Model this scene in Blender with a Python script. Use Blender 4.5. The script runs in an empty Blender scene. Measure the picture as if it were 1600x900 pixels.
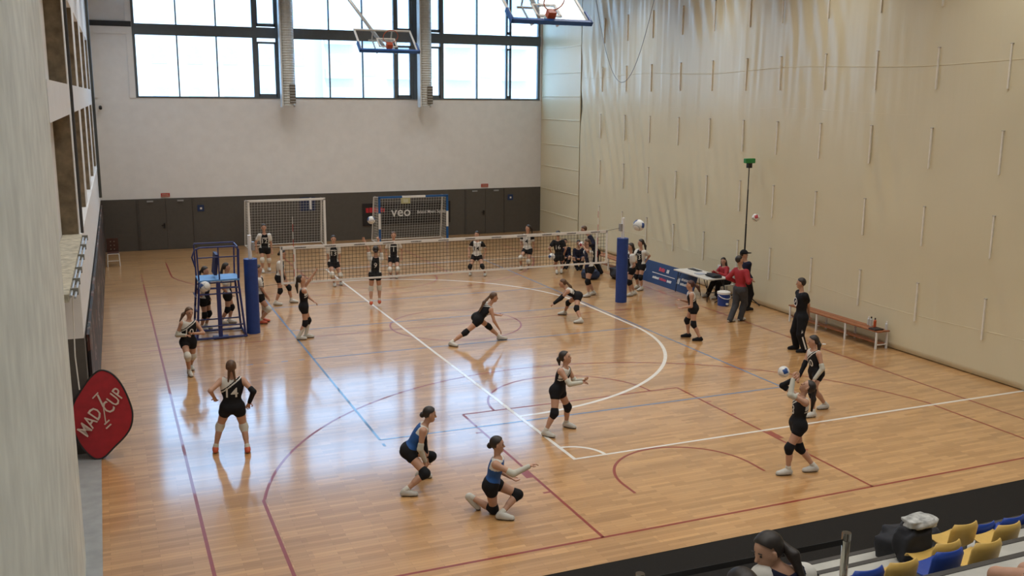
import bpy, math, random
import numpy as np
from mathutils import Matrix, Vector

# ------------------------------------------------------------------ camera, world, lights
scn = bpy.context.scene
C = scn.collection
FPX, YAW, PITCH, ROLL = 1508.33, 0.40032, 0.19461, 0.00751
CAM = np.array([-0.98208, -11.29072, 6.14239])
def cam_axes():
    cy, sy, cp, sp = math.cos(YAW), math.sin(YAW), math.cos(PITCH), math.sin(PITCH)
    fwd = np.array([sy*cp, cy*cp, -sp]); right = np.array([cy, -sy, 0.0]); up = np.cross(right, fwd)
    cr, sr = math.cos(ROLL), math.sin(ROLL)
    return cr*right+sr*up, -sr*right+cr*up, fwd
CR, CU, CF = cam_axes()
cam_data = bpy.data.cameras.new('camera'); cam = bpy.data.objects.new('camera', cam_data); C.objects.link(cam)
cam_data.sensor_width = 36.0; cam_data.lens = FPX*36.0/1600.0; cam_data.clip_end = 500
M = Matrix.Identity(4)
for i in range(3):
    M[i][0], M[i][1], M[i][2], M[i][3] = CR[i], CU[i], -CF[i], CAM[i]
cam.matrix_world = M
scn.camera = cam

w = bpy.data.worlds.new('sky'); scn.world = w; w.use_nodes = True
bg = w.node_tree.nodes['Background']; bg.inputs[0].default_value = (0.35, 0.64, 1.0, 1); bg.inputs[1].default_value = 5.2

sun_d = bpy.data.lights.new('sun_offscreen', 'SUN'); sun_d.energy = 2.6; sun_d.angle = 0.01; sun_d.color = (1, .95, .88)
sun = bpy.data.objects.new('sun_offscreen', sun_d); C.objects.link(sun); sun.rotation_euler = (math.radians(48), 0, math.radians(-12))

CEIL_FILL = dict(energy=80, color=(1.0, 0.975, 0.93))  # unseen area lights added under the ceiling as interior fill
for ix in range(4):
    for iy in range(7):
        ln = 'ceiling_fill_%d_%d_offscreen' % (ix+1, iy+1); l = bpy.data.lights.new(ln, 'AREA'); l.shape = 'RECTANGLE'; l.size = 2.2; l.size_y = 2.2
        l.energy = CEIL_FILL['energy']; l.color = CEIL_FILL['color']; l.spread = math.radians(125)
        o = bpy.data.objects.new(ln, l); C.objects.link(o)
        o.location = (1.0+4.6*ix, -7.5+5.6*iy, 10.75)

scn.view_settings.view_transform = 'Standard'; scn.view_settings.look = 'None'
scn.view_settings.exposure = 0.0; scn.view_settings.gamma = 1.0; scn.view_settings.use_curve_mapping = False

# ------------------------------------------------------------------ pixel helpers (authoring from the photograph's 1600x900 frame)
def ray(u, v):
    return CF + (u-800)/FPX*CR - (v-450)/FPX*CU
def on_floor(u, v, z=0.0):
    d = ray(u, v); t = (z-CAM[2])/d[2]; return CAM+t*d
def on_y(u, v, Y):
    d = ray(u, v); t = (Y-CAM[1])/d[1]; return CAM+t*d
def depth(u, v, D):
    return CAM+ray(u, v)*D

# ------------------------------------------------------------------ materials
MATS = {}
def mat(name, col=(.5, .5, .5), rough=.6, metal=0.0, spec=.5, coat=0.0, var=0.06, scale=8.0, bump=0.0, emit=None):
    if name in MATS: return MATS[name]
    m = bpy.data.materials.new(name); m.use_nodes = True; nt = m.node_tree; b = nt.nodes['Principled BSDF']
    b.inputs['Roughness'].default_value = rough; b.inputs['Metallic'].default_value = metal
    b.inputs['Specular IOR Level'].default_value = spec; b.inputs['Coat Weight'].default_value = coat
    tc = nt.nodes.new('ShaderNodeTexCoord'); nz = nt.nodes.new('ShaderNodeTexNoise'); nz.inputs['Scale'].default_value = scale
    nz.inputs['Detail'].default_value = 4
    nt.links.new(tc.outputs['Object'], nz.inputs['Vector'])
    r = nt.nodes.new('ShaderNodeValToRGB')
    r.color_ramp.elements[0].position = .3; r.color_ramp.elements[1].position = .7
    r.color_ramp.elements[0].color = tuple(c*(1-var) for c in col)+(1,); r.color_ramp.elements[1].color = tuple(min(1, c*(1+var)) for c in col)+(1,)
    nt.links.new(nz.outputs['Fac'], r.inputs[0]); nt.links.new(r.outputs[0], b.inputs['Base Color'])
    if bump:
        bp = nt.nodes.new('ShaderNodeBump'); bp.inputs['Strength'].default_value = bump; bp.inputs['Distance'].default_value = .02
        nt.links.new(nz.outputs['Fac'], bp.inputs['Height']); nt.links.new(bp.outputs[0], b.inputs['Normal'])
    MATS[name] = m; return m

def wood_floor():
    m = bpy.data.materials.new('parquet'); m.use_nodes = True; nt = m.node_tree; b = nt.nodes['Principled BSDF']; L = nt.links
    tc = nt.nodes.new('ShaderNodeTexCoord')
    def brick(wd, h, off):
        k = nt.nodes.new('ShaderNodeTexBrick'); k.offset = off; k.offset_frequency = 2; k.squash = 1
        k.inputs['Scale'].default_value = 1; k.inputs['Brick Width'].default_value = wd; k.inputs['Row Height'].default_value = h
        k.inputs['Mortar Size'].default_value = .0015; k.inputs['Mortar Smooth'].default_value = .2; k.inputs['Bias'].default_value = 0
        L.new(tc.outputs['Object'], k.inputs['Vector']); return k
    k1 = brick(.62, .075, .37)
    k1.inputs['Color1'].default_value = (.60, .345, .145, 1); k1.inputs['Color2'].default_value = (.43, .23, .088, 1); k1.inputs['Mortar'].default_value = (.25, .13, .06, 1)
    k2 = brick(2.3, .225, .43)
    k2.inputs['Color1'].default_value = (1.06, 1.05, 1.03, 1); k2.inputs['Color2'].default_value = (.9, .89, .87, 1); k2.inputs['Mortar'].default_value = (.8, .78, .75, 1)
    mx = nt.nodes.new('ShaderNodeMix'); mx.data_type = 'RGBA'; mx.blend_type = 'MULTIPLY'; mx.inputs[0].default_value = 1
    L.new(k1.outputs['Color'], mx.inputs[6]); L.new(k2.outputs['Color'], mx.inputs[7])
    mp = nt.nodes.new('ShaderNodeMapping'); mp.inputs['Scale'].default_value = (1.2, 22, 1); L.new(tc.outputs['Object'], mp.inputs[0])
    nz = nt.nodes.new('ShaderNodeTexNoise'); nz.inputs['Scale'].default_value = 3; nz.inputs['Detail'].default_value = 5; L.new(mp.outputs[0], nz.inputs['Vector'])
    r = nt.nodes.new('ShaderNodeValToRGB'); r.color_ramp.elements[0].color = (.86, .84, .82, 1); r.color_ramp.elements[1].color = (1.1, 1.1, 1.1, 1); L.new(nz.outputs['Fac'], r.inputs[0])
    m2 = nt.nodes.new('ShaderNodeMix'); m2.data_type = 'RGBA'; m2.blend_type = 'MULTIPLY'; m2.inputs[0].default_value = 1
    L.new(mx.outputs[2], m2.inputs[6]); L.new(r.outputs[0], m2.inputs[7]); L.new(m2.outputs[2], b.inputs['Base Color'])
    b.inputs['Roughness'].default_value = .38; b.inputs['Coat Weight'].default_value = 1; b.inputs['Coat Roughness'].default_value = .11; b.inputs['Coat IOR'].default_value = 1.6
    return m

def vinyl():
    m = bpy.data.materials.new('curtain_vinyl'); m.use_nodes = True; nt = m.node_tree; b = nt.nodes['Principled BSDF']; L = nt.links
    tc = nt.nodes.new('ShaderNodeTexCoord'); mp = nt.nodes.new('ShaderNodeMapping'); mp.inputs['Scale'].default_value = (1, 7, .5); L.new(tc.outputs['Object'], mp.inputs[0])
    nz = nt.nodes.new('ShaderNodeTexNoise'); nz.inputs['Scale'].default_value = 1.0; nz.inputs['Detail'].default_value = 3; L.new(mp.outputs[0], nz.inputs['Vector'])
    bp = nt.nodes.new('ShaderNodeBump'); bp.inputs['Strength'].default_value = .2; bp.inputs['Distance'].default_value = .02; L.new(nz.outputs['Fac'], bp.inputs['Height']); L.new(bp.outputs[0], b.inputs['Normal'])
    n2 = nt.nodes.new('ShaderNodeTexNoise'); n2.inputs['Scale'].default_value = .5; L.new(tc.outputs['Object'], n2.inputs['Vector'])
    r = nt.nodes.new('ShaderNodeValToRGB'); r.color_ramp.elements[0].color = (.64, .575, .39, 1); r.color_ramp.elements[1].color = (.73, .66, .46, 1); L.new(n2.outputs['Fac'], r.inputs[0]); L.new(r.outputs[0], b.inputs['Base Color'])
    b.inputs['Roughness'].default_value = .3; b.inputs['Specular IOR Level'].default_value = .5
    return m

def glassmat(name, tint, gl=.06):
    m = bpy.data.materials.new(name); m.use_nodes = True; nt = m.node_tree; nt.nodes.clear()
    o = nt.nodes.new('ShaderNodeOutputMaterial'); t = nt.nodes.new('ShaderNodeBsdfTransparent'); t.inputs[0].default_value = tint+(1,)
    g = nt.nodes.new('ShaderNodeBsdfGlossy'); g.inputs['Roughness'].default_value = .03; mx = nt.nodes.new('ShaderNodeMixShader'); mx.inputs[0].default_value = gl
    nt.links.new(t.outputs[0], mx.inputs[1]); nt.links.new(g.outputs[0], mx.inputs[2]); nt.links.new(mx.outputs[0], o.inputs[0])
    MATS[name] = m; return m

WHITEWALL = mat('white_wall', (.75, .75, .74), .8, bump=.05, scale=3, var=.03)
GREYPAINT = mat('grey_wainscot', (.082, .074, .064), .55, var=.05)
DOORGREY = mat('grey_door', (.078, .071, .062), .5, var=.05)
FRAME = mat('window_frame', (.10, .12, .13), .5, var=.05)
CONC = mat('plaster_pier', (.68, .70, .64), .8, var=.12, scale=2.5, bump=.12)
BROWNCONC = mat('raw_concrete', (.20, .155, .10), .9, var=.35, scale=5, bump=.5)
SILL = mat('rough_sill', (.50, .46, .36), .9, var=.3, scale=9, bump=.5)
WHITE = mat('white_paint', (.75, .74, .71), .5, var=.03)
BLACK = mat('black_plastic', (.012, .012, .013), .5)
BLUE = mat('blue_pad', (.012, .045, .22), .5, var=.08)
BLUETUBE = mat('blue_tube', (.02, .03, .14), .4)
LBLUE = mat('light_blue_board', (.12, .30, .62), .5)
STEEL = mat('steel', (.6, .6, .6), .3, metal=1)
GREYKERB = mat('grey_kerb', (.30, .31, .31), .6, var=.12, scale=4)
CARPET = mat('dark_carpet', (.020, .018, .016), .95, spec=.1, var=.35, scale=120, bump=.3)
RED = mat('red_fabric', (.36, .012, .02), .6, var=.12)
NAVY = mat('navy_vinyl', (.018, .045, .13), .5)
WOODB = mat('bench_wood', (.30, .105, .04), .45, var=.2, scale=12)
CORD = mat('net_cord', (.02, .018, .016), .8)
CORDW = mat('net_cord_white', (.62, .60, .55), .8)
LRED = mat('line_red', (.26, .035, .022), .35, coat=.5)
LBLU = mat('line_blue', (.10, .20, .36), .35, coat=.5)
LWHT = mat('line_white', (.74, .70, .64), .35, coat=.5)
GLASS = glassmat('window_glass', (.97, .985, 1.0)); CLEAR = glassmat('clear_board', (.86, .9, .93), .1)

# ------------------------------------------------------------------ mesh helpers
class MB:
    def __init__(s): s.v = []; s.f = []; s.mi = []
    def add(s, vs, fs, mi=0):
        n = len(s.v); s.v += [tuple(map(float, p)) for p in vs]; s.f += [tuple(i+n for i in f) for f in fs]; s.mi += [mi]*len(fs)
    def box(s, x0, x1, y0, y1, z0, z1, mi=0):
        s.add([(x0, y0, z0), (x1, y0, z0), (x1, y1, z0), (x0, y1, z0), (x0, y0, z1), (x1, y0, z1), (x1, y1, z1), (x0, y1, z1)],
              [(0, 3, 2, 1), (4, 5, 6, 7), (0, 1, 5, 4), (1, 2, 6, 5), (2, 3, 7, 6), (3, 0, 4, 7)], mi)
    def prism(s, pts, z0, z1, mi=0):
        n = len(pts)
        s.add([(x, y, z0) for x, y in pts]+[(x, y, z1) for x, y in pts],
              [tuple(range(n-1, -1, -1)), tuple(range(n, 2*n))]+[(i, (i+1) % n, n+(i+1) % n, n+i) for i in range(n)], mi)
    def tube(s, pts, r, n=8, mi=0, closed=False):
        P = [np.array(p, float) for p in pts]; rings = []; m = len(P); prev = None
        rr = r if isinstance(r, (list, tuple)) else [r]*m
        for i in range(m):
            if closed: t = P[(i+1) % m]-P[i-1]
            else: t = P[min(i+1, m-1)]-P[max(i-1, 0)]
            t = t/(np.linalg.norm(t)+1e-12)
            a = np.array([0, 0, 1.0]) if abs(t[2]) < .9 else np.array([1.0, 0, 0])
            if prev is not None: a = prev
            u = a-t*(a@t); u /= np.linalg.norm(u); q = np.cross(t, u); prev = u
            rings.append([P[i]+rr[i]*(math.cos(2*math.pi*k/n)*u+math.sin(2*math.pi*k/n)*q) for k in range(n)])
        vs = [p for R in rings for p in R]; fs = []
        for i in range(m if closed else m-1):
            j = (i+1) % m
            for k in range(n): fs.append((i*n+k, i*n+(k+1) % n, j*n+(k+1) % n, j*n+k))
        if not closed: fs += [tuple(range(n-1, -1, -1)), tuple((m-1)*n+k for k in range(n))]
        s.add(vs, fs, mi)
    def cyl(s, c, r, h, n=24, mi=0, r2=None):
        x, y, z = c; s.tube([(x, y, z), (x, y, z+h)], [r, r if r2 is None else r2], n, mi)
    def obj(s, name, mats, parent=None, loc=(0, 0, 0), smooth=False, bevel=0):
        me = bpy.data.meshes.new(name); me.from_pydata(s.v, [], s.f)
        for m in (mats if isinstance(mats, (list, tuple)) else [mats]): me.materials.append(m)
        if len(me.materials) > 1: me.polygons.foreach_set('material_index', s.mi)
        if smooth: me.polygons.foreach_set('use_smooth', [True]*len(s.f))
        me.update()
        o = bpy.data.objects.new(name, me); C.objects.link(o); o.location = loc
        if parent: o.parent = parent
        if bevel:
            b = o.modifiers.new('bevel', 'BEVEL'); b.width = bevel; b.segments = 2
        return o
def tag(o, label, cat, group=None):
    o['label'] = label; o['category'] = cat
    if group: o['group'] = group
    return o
def struct(o, label=None, cat=None):
    o['kind'] = 'structure'
    if label: o['label'] = label
    if cat: o['category'] = cat
    return o
def empty(name, loc, rz=0):
    o = bpy.data.objects.new(name, None); C.objects.link(o); o.location = loc; o.rotation_euler = (0, 0, rz); return o
def box(name, x0, x1, y0, y1, z0, z1, m, parent=None, loc=(0, 0, 0), bevel=0):
    b = MB(); b.box(x0, x1, y0, y1, z0, z1); return b.obj(name, m, parent, loc, bevel=bevel)

TXT = {}
def text_geo(s, size=1.0):
    """flat lettering: returns verts (x,y) centred, height = size, and faces"""
    if s not in TXT:
        cu = bpy.data.curves.new('t', 'FONT'); cu.body = s; cu.align_x = 'CENTER'; cu.resolution_u = 2; cu.offset = .01
        o = bpy.data.objects.new('t', cu); C.objects.link(o); bpy.context.view_layer.update()
        me = bpy.data.meshes.new_from_object(o.evaluated_get(bpy.context.evaluated_depsgraph_get()))
        v = np.array([x.co[:2] for x in me.vertices]); f = [tuple(q.vertices) for q in me.polygons]
        bpy.data.objects.remove(o); bpy.data.curves.remove(cu); bpy.data.meshes.remove(me)
        v -= (v.min(0)+v.max(0))/2; v /= (v[:, 1].max()-v[:, 1].min()); TXT[s] = (v, f)
    v, f = TXT[s]; return v*size, f
def text_obj(name, s, size, origin, xdir, ydir, m, parent=None, off=.004, squeeze=1.0):
    v, f = text_geo(s, size); o = np.array(origin, float); x = np.array(xdir, float); y = np.array(ydir, float); n = np.cross(x, y)
    b = MB(); b.add([o+x*p[0]*squeeze+y*p[1]+n*off for p in v], f); return b.obj(name, m, parent)

def print_marks(name, width, height, origin, xdir, ydir, m, parent=None, seed=1, off=.004):
    """print too small or blurred to read in the photograph: a row of uneven blocks"""
    rs = random.Random(seed); o = np.array(origin, float); x = np.array(xdir, float); y = np.array(ydir, float); n = np.cross(x, y); b = MB(); p = -width/2
    while p < width/2-height*.2:
        q = min(width/2, p+height*rs.uniform(.35, .7)); h = height*rs.uniform(.75, 1)
        k = len(b.v); b.add([o+x*p-y*height/2+n*off, o+x*q-y*height/2+n*off, o+x*q+y*(h-height/2)+n*off, o+x*p+y*(h-height/2)+n*off], [(0, 1, 2, 3)]); p = q+height*.12
    ob = b.obj(name, m, parent); ob['kind'] = 'stuff'; return ob

# ------------------------------------------------------------------ room shell
YF = 29.86
def XL(y): return -1.6+0.42*y/29.86
CURT = [(-14, 17.0), (2.9, 17.05), (8, 17.08), (11.9, 17.19), (19.6, 17.55), (29.86, 17.85)]
def XC(y): return float(np.interp(y, [c[0] for c in CURT], [c[1] for c in CURT]))

b = MB(); b.box(-1.34, 22, -0.7, YF+.3, -.1, 0)
floor = struct(b.obj('floor', wood_floor()), 'glossy strip parquet sports floor with court lines', 'floor')
def line(pts, wd, m, z):
    """painted line along a polyline"""
    P = [np.array(p, float) for p in pts]; bb = MB(); vs = []; n = len(P)
    for i in range(n):
        t = P[min(i+1, n-1)]-P[max(i-1, 0)]; t /= np.linalg.norm(t); q = np.array([-t[1], t[0]])*wd/2
        vs += [(*(P[i]+q), z), (*(P[i]-q), z)]
    bb.add(vs, [(2*i, 2*i+1, 2*i+3, 2*i+2) for i in range(n-1)])
    nm = {'line_red': 'red_court_line', 'line_blue': 'blue_court_line', 'line_white': 'white_court_line'}[m.name]
    return bb.obj(nm, m, floor)
def arc(cx, cy, r, a0, a1, n=48): return [(cx+r*math.cos(math.radians(a0+(a1-a0)*i/n)), cy+r*math.sin(math.radians(a0+(a1-a0)*i/n))) for i in range(n+1)]
BW, BL = 15.41, 13.19; BC = BW/2
for P in ([(0, 0), (0, 22.3)], [(BW, 0), (BW, 26.4)], [(-.025, 0), (BW+.025, 0)], [(-.4, BL), (BW, BL)], arc(BC, BL, 1.8, 0, 360, 64),
          [(BC-2.467, 0), (BC-2.467, 5.85)], [(BC+2.467, 0), (BC+2.467, 5.85)], [(BC-2.467, 5.85), (BC+2.467, 5.85)], arc(BC, 5.85, 1.8, 0, 180),
          arc(BC, 1.575, 1.25, 0, 180), [(BC-1.25, 1.2), (BC-1.25, 1.575)], [(BC+1.25, 1.2), (BC+1.25, 1.575)]):
    line(P, .05, LRED, .0012)
a3 = math.degrees(math.acos((BC-.95)/6.75)) if BC-.95 < 6.75 else 0
line([(.96, 0), (.96, 3.1)]+arc(BC, 1.575, 6.9, 167, 13, 64)+[(BW-.96, 3.1), (BW-.96, 0)], .05, LRED, .0014)
line([(BC-6.75, 26.4), (BC-6.75, 23.2)]+arc(BC, 24.8, 6.9, 193, 347, 64)+[(BC+6.75, 23.2), (BC+6.75, 26.4)], .05, LRED, .0014)
line([(BC-2.467, 20.5), (BC-2.467, 26.4)], .05, LRED, .0012); line([(BC+2.467, 20.5), (BC+2.467, 26.4)], .05, LRED, .0012)
line([(BC-2.467, 20.5), (BC+2.467, 20.5)], .05, LRED, .0012); line(arc(BC, 20.5, 1.8, 180, 360), .05, LRED, .0012)
for sgn in (-1, 1):
    for yy, l in ((1.75, .1), (2.6, .4), (3.9, .1), (4.75, .1)):
        x = BC+sgn*2.467; line([(x, yy), (x+sgn*.14, yy)], l if l > .2 else .05, LRED, .0013)
for k in range(3): line([(0, 22.8+.55*k), (0, 23.0+.55*k)], .07, LRED, .0012)
VX, VY = 3.34, 5.05
for P in ([(VX, VY), (VX, VY+18)], [(VX+9, VY), (VX+9, VY+18)], [(VX, VY), (VX+9, VY)], [(VX, VY+18), (VX+9, VY+18)],
          [(VX, VY+6), (VX+9, VY+6)], [(VX, VY+9), (VX+9, VY+9)], [(VX, VY+12), (VX+9, VY+12)]):
    line(P, .05, LBLU, .0016)
for k in range(4): line([(VX-.35-.4*k, VY+6), (VX-.2-.4*k, VY+6)], .05, LBLU, .0016)
line([(VX, VY-.35), (VX, VY-.2)], .05, LBLU, .0016)
FX, FY0, FY1 = 6.22, 2.88, 22.95; FM = (FY0+FY1)/2
line([(22, FY0), (FX, FY0), (FX, FY1), (22, FY1)], .085, LWHT, .002)
line([(FX, FM-7.58)]+arc(FX, FM-1.58, 6, -90, 0, 32)+arc(FX, FM+1.58, 6, 0, 90, 32), .085, LWHT, .0022)
line(arc(FX, FY0, .6, 0, 90, 10), .07, LWHT, .0022)

struct(box('floor', -6, 22, -16, -0.7, -.1, -.001, CARPET), 'dark grey carpet strip in front of the stands', 'carpet')
struct(box('trim_1', -2.4, -1.34, -0.7, 12, -.1, .012, GREYKERB), 'grey concrete gutter strip along the wooden floor', 'kerb')
struct(box('trim_2', -1.5, -1.34, 12, YF, -.1, .03, WHITE), 'pale kerb strip beside the mural panel', 'kerb')
struct(box('ceiling', -3, 22, -16, YF+.4, 11, 11.2, mat('ceiling_paint', (.45, .45, .44), .9)))

# far wall with three window openings
WZ = 6.03; WTOP = 10.8
XR = 17.85
b = MB(); b.box(-2.2, 22, YF, YF+.3, 0, WZ); b.box(-2.2, .42, YF, YF+.3, WZ, 11); b.box(17.74, 22, YF, YF+.3, WZ, 11); b.box(.42, 17.74, YF, YF+.3, WTOP, 11)
struct(b.obj('wall_back', WHITEWALL), 'white end wall below and beside the tall windows', 'wall')
struct(box('trim_3', -1.2, XR, YF-.02, YF, 0, 2.07, GREYPAINT), 'dark grey painted lower band of the end wall', 'wainscot')
# recessed panel left of the windows
b = MB(); b.box(-1.15, .40, YF-.07, YF, 8.72, 8.92)
struct(b.obj('trim_4', mat('dark_beam', (.02, .022, .025), .5)), 'black steel beam running to the window frame', 'beam')
b = MB(); b.box(-1.15, -.95, YF-.05, YF, WZ, 8.72); b.box(.2, .4, YF-.05, YF, WZ, 8.72); b.box(-1.15, -.95, YF-.05, YF, 8.92, 11); b.box(.2, .4, YF-.05, YF, 8.92, 11); b.box(-.95, .2, YF-.05, YF, 8.45, 8.72)
struct(b.obj('trim_5', WHITEWALL), 'raised white border on the white wall beside the window', 'trim')

def window(n, x0, x1, thin, thick, label):
    r = empty('window_%d' % n, (0, 0, 0)); struct(r, label, 'window')
    y0, y1 = YF+.02, YF+.16
    def bar(nm, a, c, z0, z1, d=0): box(nm, a, c, y0-d, y1, z0, z1, FRAME, r)
    bar('window_sill', x0, x1, WZ, WZ+.07, .04); bar('transom', x0, x1, 8.44, 8.86, .05); bar('head', x0, x1, WTOP-.1, WTOP)
    bar('jamb', x0, x0+.1, WZ, WTOP, .02); bar('jamb', x1-.1, x1, WZ, WTOP, .02)
    for t in thin: bar('mullion', t-.025, t+.025, WZ, WTOP)
    for a, c in thick: bar('post', a, c, WZ, WTOP, .03)
    xs = sorted([x0+.1, x1-.1]+[t for t in thin]+[q for ac in thick for q in ac])
    for a, c in zip(xs[:-1], xs[1:]):
        if any(abs(a-p) < 1e-6 and abs(c-q) < 1e-6 for p, q in thick): continue
        for z0, z1 in ((WZ+.07, 8.44), (8.86, WTOP-.1)): box('pane', a, c, YF+.08, YF+.09, z0, z1, GLASS, r)
        if c-a < .8:   # opening casement: its own inner frame
            bb = MB()
            for z0, z1 in ((WZ+.07, 8.3), (8.9, WTOP-.1)):
                bb.box(a, a+.05, y0, y1, z0, z1); bb.box(c-.05, c, y0, y1, z0, z1); bb.box(a, c, y0, y1, z0, z0+.12); bb.box(a, c, y0, y1, z1-.08, z1)
            bb.obj('casement', FRAME, r)
window(1, .42, 5.98, [2.05, 3.55], [(4.95, 5.13)], 'tall grey framed window beside the pale wall panel')
window(2, 6.42, 11.72, [8.08, 9.5], [(10.85, 11.0)], 'tall grey framed window between the two round ducts')
window(3, 12.4, 17.74, [14.68, 16.1, 16.3], [(12.95, 13.1)], 'tall grey framed window next to the curtain')
for n, (a, c) in enumerate(((5.98, 6.42), (11.72, 12.4))):
    struct(box('trim_%d' % (6+n), a, c, YF-.05, YF+.2, WZ, 11, FRAME), 'dark steel column between tall windows, %s' % ('by the left duct' if n == 0 else 'by the right duct'), 'column')

# left wall: lower wall, beam, piers with recesses
def lwall(name, y0, y1, z0, z1, m, off=0.0, th=.5, parent=None):
    bb = MB(); bb.prism([(XL(y0)+off-th, y0), (XL(y0)+off, y0), (XL(y1)+off, y1), (XL(y1)+off-th, y1)], z0, z1); return bb.obj(name, m, parent)
wl = struct(empty('wall_left', (0, 0, 0)), 'white side wall with raw concrete recesses', 'wall')
lwall('lower_wall', 6.25, YF, 2.07, 3.5, WHITEWALL, .04, .6, wl); lwall('wainscot', 6.25, YF, 0, 2.07, GREYPAINT, .045, .6, wl)
lwall('recess_back', -2, YF, 0, 11, WHITEWALL, -.3, .3, wl)
lwall('beam', 2.6, YF, 5.78, 6.33, WHITEWALL, 0, .35, wl); lwall('upper_wall', 2.6, YF, 8.1, 11, WHITEWALL, 0, .35, wl)
lwall('sill', 2.6, 8.74, 3.42, 3.53, SILL, .05, .34, wl)
for y0, y1 in ((8.75, 10.1), (13.9, 15.2), (18.6, 20.0), (23.6, 25.0), (28.4, YF)):
    for z0, z1 in ((3.5, 5.78), (6.33, 8.1)):
        lwall('pier', y0+.02, y1, z0, z1, WHITEWALL, 0, .35, wl); lwall('raw_jamb', y0, y0+.02, z0, z1, BROWNCONC, -.01, .34, wl)
pier = MB(); pier.prism([(-3.5, -16), (-1.5, -16), (-1.52, -6), (-1.545, 2.0), (-1.57, 2.5), (-1.64, 2.62), (-3.5, 2.62)], 0, 11)
struct(pier.obj('wall_front', CONC, smooth=False), 'plain grey plaster wall beside the stands', 'wall')
struct(box('wall_right', 20.5, 20.8, -16, YF, 0, 11, WHITEWALL)); struct(box('wall_rear', -3.5, 22, -16.3, -16, 0, 11, WHITEWALL))
# pipes and cables on the left wall
b = MB(); b.tube([(XL(8.9)+.05, 8.9, 11), (XL(8.9)+.05, 8.9, 3.53)], .028, 8)
tag(b.obj('conduit', mat('dark_pipe', (.05, .05, .05), .5)), 'dark vertical pipe running down the concrete recess pier', 'pipe')
b = MB(); b.tube([(XL(26.5)+.11, 26.5, 11), (XL(26.5)+.11, 26.5, 2.5)], .05, 8)
tag(b.obj('drainpipe', mat('dark_pipe2', (.06, .065, .06), .5)), 'dark vertical pipe in the far corner of the white wall', 'pipe')
rt = tag(empty('cable_tray', (XL(6)+.08, 6, 3.5)), 'grey cable conduits clipped along the rough sill edge', 'conduit')
for k in range(2):
    b = MB(); b.tube([(XL(y)+.07+.05*k-XL(6)-.08, y-6, -.02-.02*k) for y in (2.7, 4.5, 6.5, 8.8)], .018, 6); b.obj('conduit_pipe', mat('grey_conduit', (.42, .44, .46), .4), rt)
for y in (3.1, 3.9, 4.9, 6.2, 7.4, 8.6): box('clip', XL(y)-XL(6)-.04, XL(y)-XL(6)+.07, y-6-.02, y-6+.02, -.075, .02, mat('grey_clip', (.25, .25, .22), .6), rt)
b = MB(); b.tube([(XL(3.3)+.06, 3.3, 3.42), (XL(3.3)+.03, 3.3, 2.5), (XL(3.3)+.05, 3.32, 2.0)], .01, 5)
tag(b.obj('cable', WHITE), 'thin pale cable hanging below the sill conduits', 'cable')
# mural panel along the left wall
def mural_mat():
    m = mat('mural', (.02, .02, .02), .5); nt = m.node_tree; bs = nt.nodes['Principled BSDF']
    tc = nt.nodes.new('ShaderNodeTexCoord'); mp = nt.nodes.new('ShaderNodeMapping'); mp.inputs['Scale'].default_value = (1, .5, 1.2); nt.links.new(tc.outputs['Object'], mp.inputs[0])
    nz = nt.nodes.new('ShaderNodeTexNoise'); nz.inputs['Scale'].default_value = 1.6; nz.inputs['Detail'].default_value = 2; nt.links.new(mp.outputs[0], nz.inputs[0])
    r = nt.nodes.new('ShaderNodeValToRGB'); r.color_ramp.interpolation = 'CONSTANT'; e = r.color_ramp.elements
    e[0].position = 0; e[0].color = (.015, .014, .014, 1); e[1].position = .52; e[1].color = (.10, .04, .03, 1)
    for p, c in ((.58, (.16, .14, .12, 1)), (.64, (.02, .02, .02, 1)), (.7, (.3, .28, .25, 1))): q = e.new(p); q.color = c
    nt.links.new(nz.outputs['Fac'], r.inputs[0]); nt.links.new(r.outputs[0], bs.inputs['Base Color']); return m
tag(lwall('mural_panel', 6.8, 28.6, .05, 2.0, mural_mat(), .11, .05), 'long dark printed panel fixed along the side wall', 'panel')

# curtain
def vnoise(x, y, seed):
    rs = np.random.RandomState(seed); g = rs.rand(64, 64); xi = np.floor(x).astype(int); yi = np.floor(y).astype(int); fx = x-xi; fy = y-yi
    fx = fx*fx*(3-2*fx); fy = fy*fy*(3-2*fy); a = g[xi % 64, yi % 64]; b_ = g[(xi+1) % 64, yi % 64]; c = g[xi % 64, (yi+1) % 64]; d = g[(xi+1) % 64, (yi+1) % 64]
    return (a*(1-fx)+b_*fx)*(1-fy)+(c*(1-fx)+d*fx)*fy
ny, nz_ = 700, 80
yy = np.linspace(-6, 25.6, ny); zz = np.linspace(0.02, 10.9, nz_); Yg, Zg = np.meshgrid(yy, zz, indexing='ij')
mask = np.clip(vnoise(Yg/2.6+3, Zg/2.6+.4, 1)*1.7-.75, 0, 1)**1.3
sh = Yg-.30*Zg
D = .10*mask*(vnoise(sh/.42+9, Zg/4.5, 3)-.5)*2
D += .05*mask*np.sin(2*np.pi*sh/.62+5*vnoise(Yg/2.5, Zg/3, 4))
up_ = np.clip((Zg-4.6)/1.5, .12, 1)*np.clip((Yg-5)/5, .3, 1)
D += .030*(vnoise(Yg/.17, Zg/2.4, 11)-.5)*up_+.022*(vnoise(Yg/.4, Zg/1.7, 12)-.5)*(.4+.6*up_)
D += .05*(vnoise(Yg/2.2, Zg/3, 13)-.5)
D *= np.clip(Zg/1.2, .25, 1)
Xg = np.interp(Yg, [c[0] for c in CURT], [c[1] for c in CURT])-D
b = MB(); V = np.stack([Xg, Yg, Zg], -1).reshape(-1, 3)
idx = np.arange(ny*nz_).reshape(ny, nz_); q = np.stack([idx[:-1, :-1], idx[:-1, 1:], idx[1:, 1:], idx[1:, :-1]], -1).reshape(-1, 4)
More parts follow.
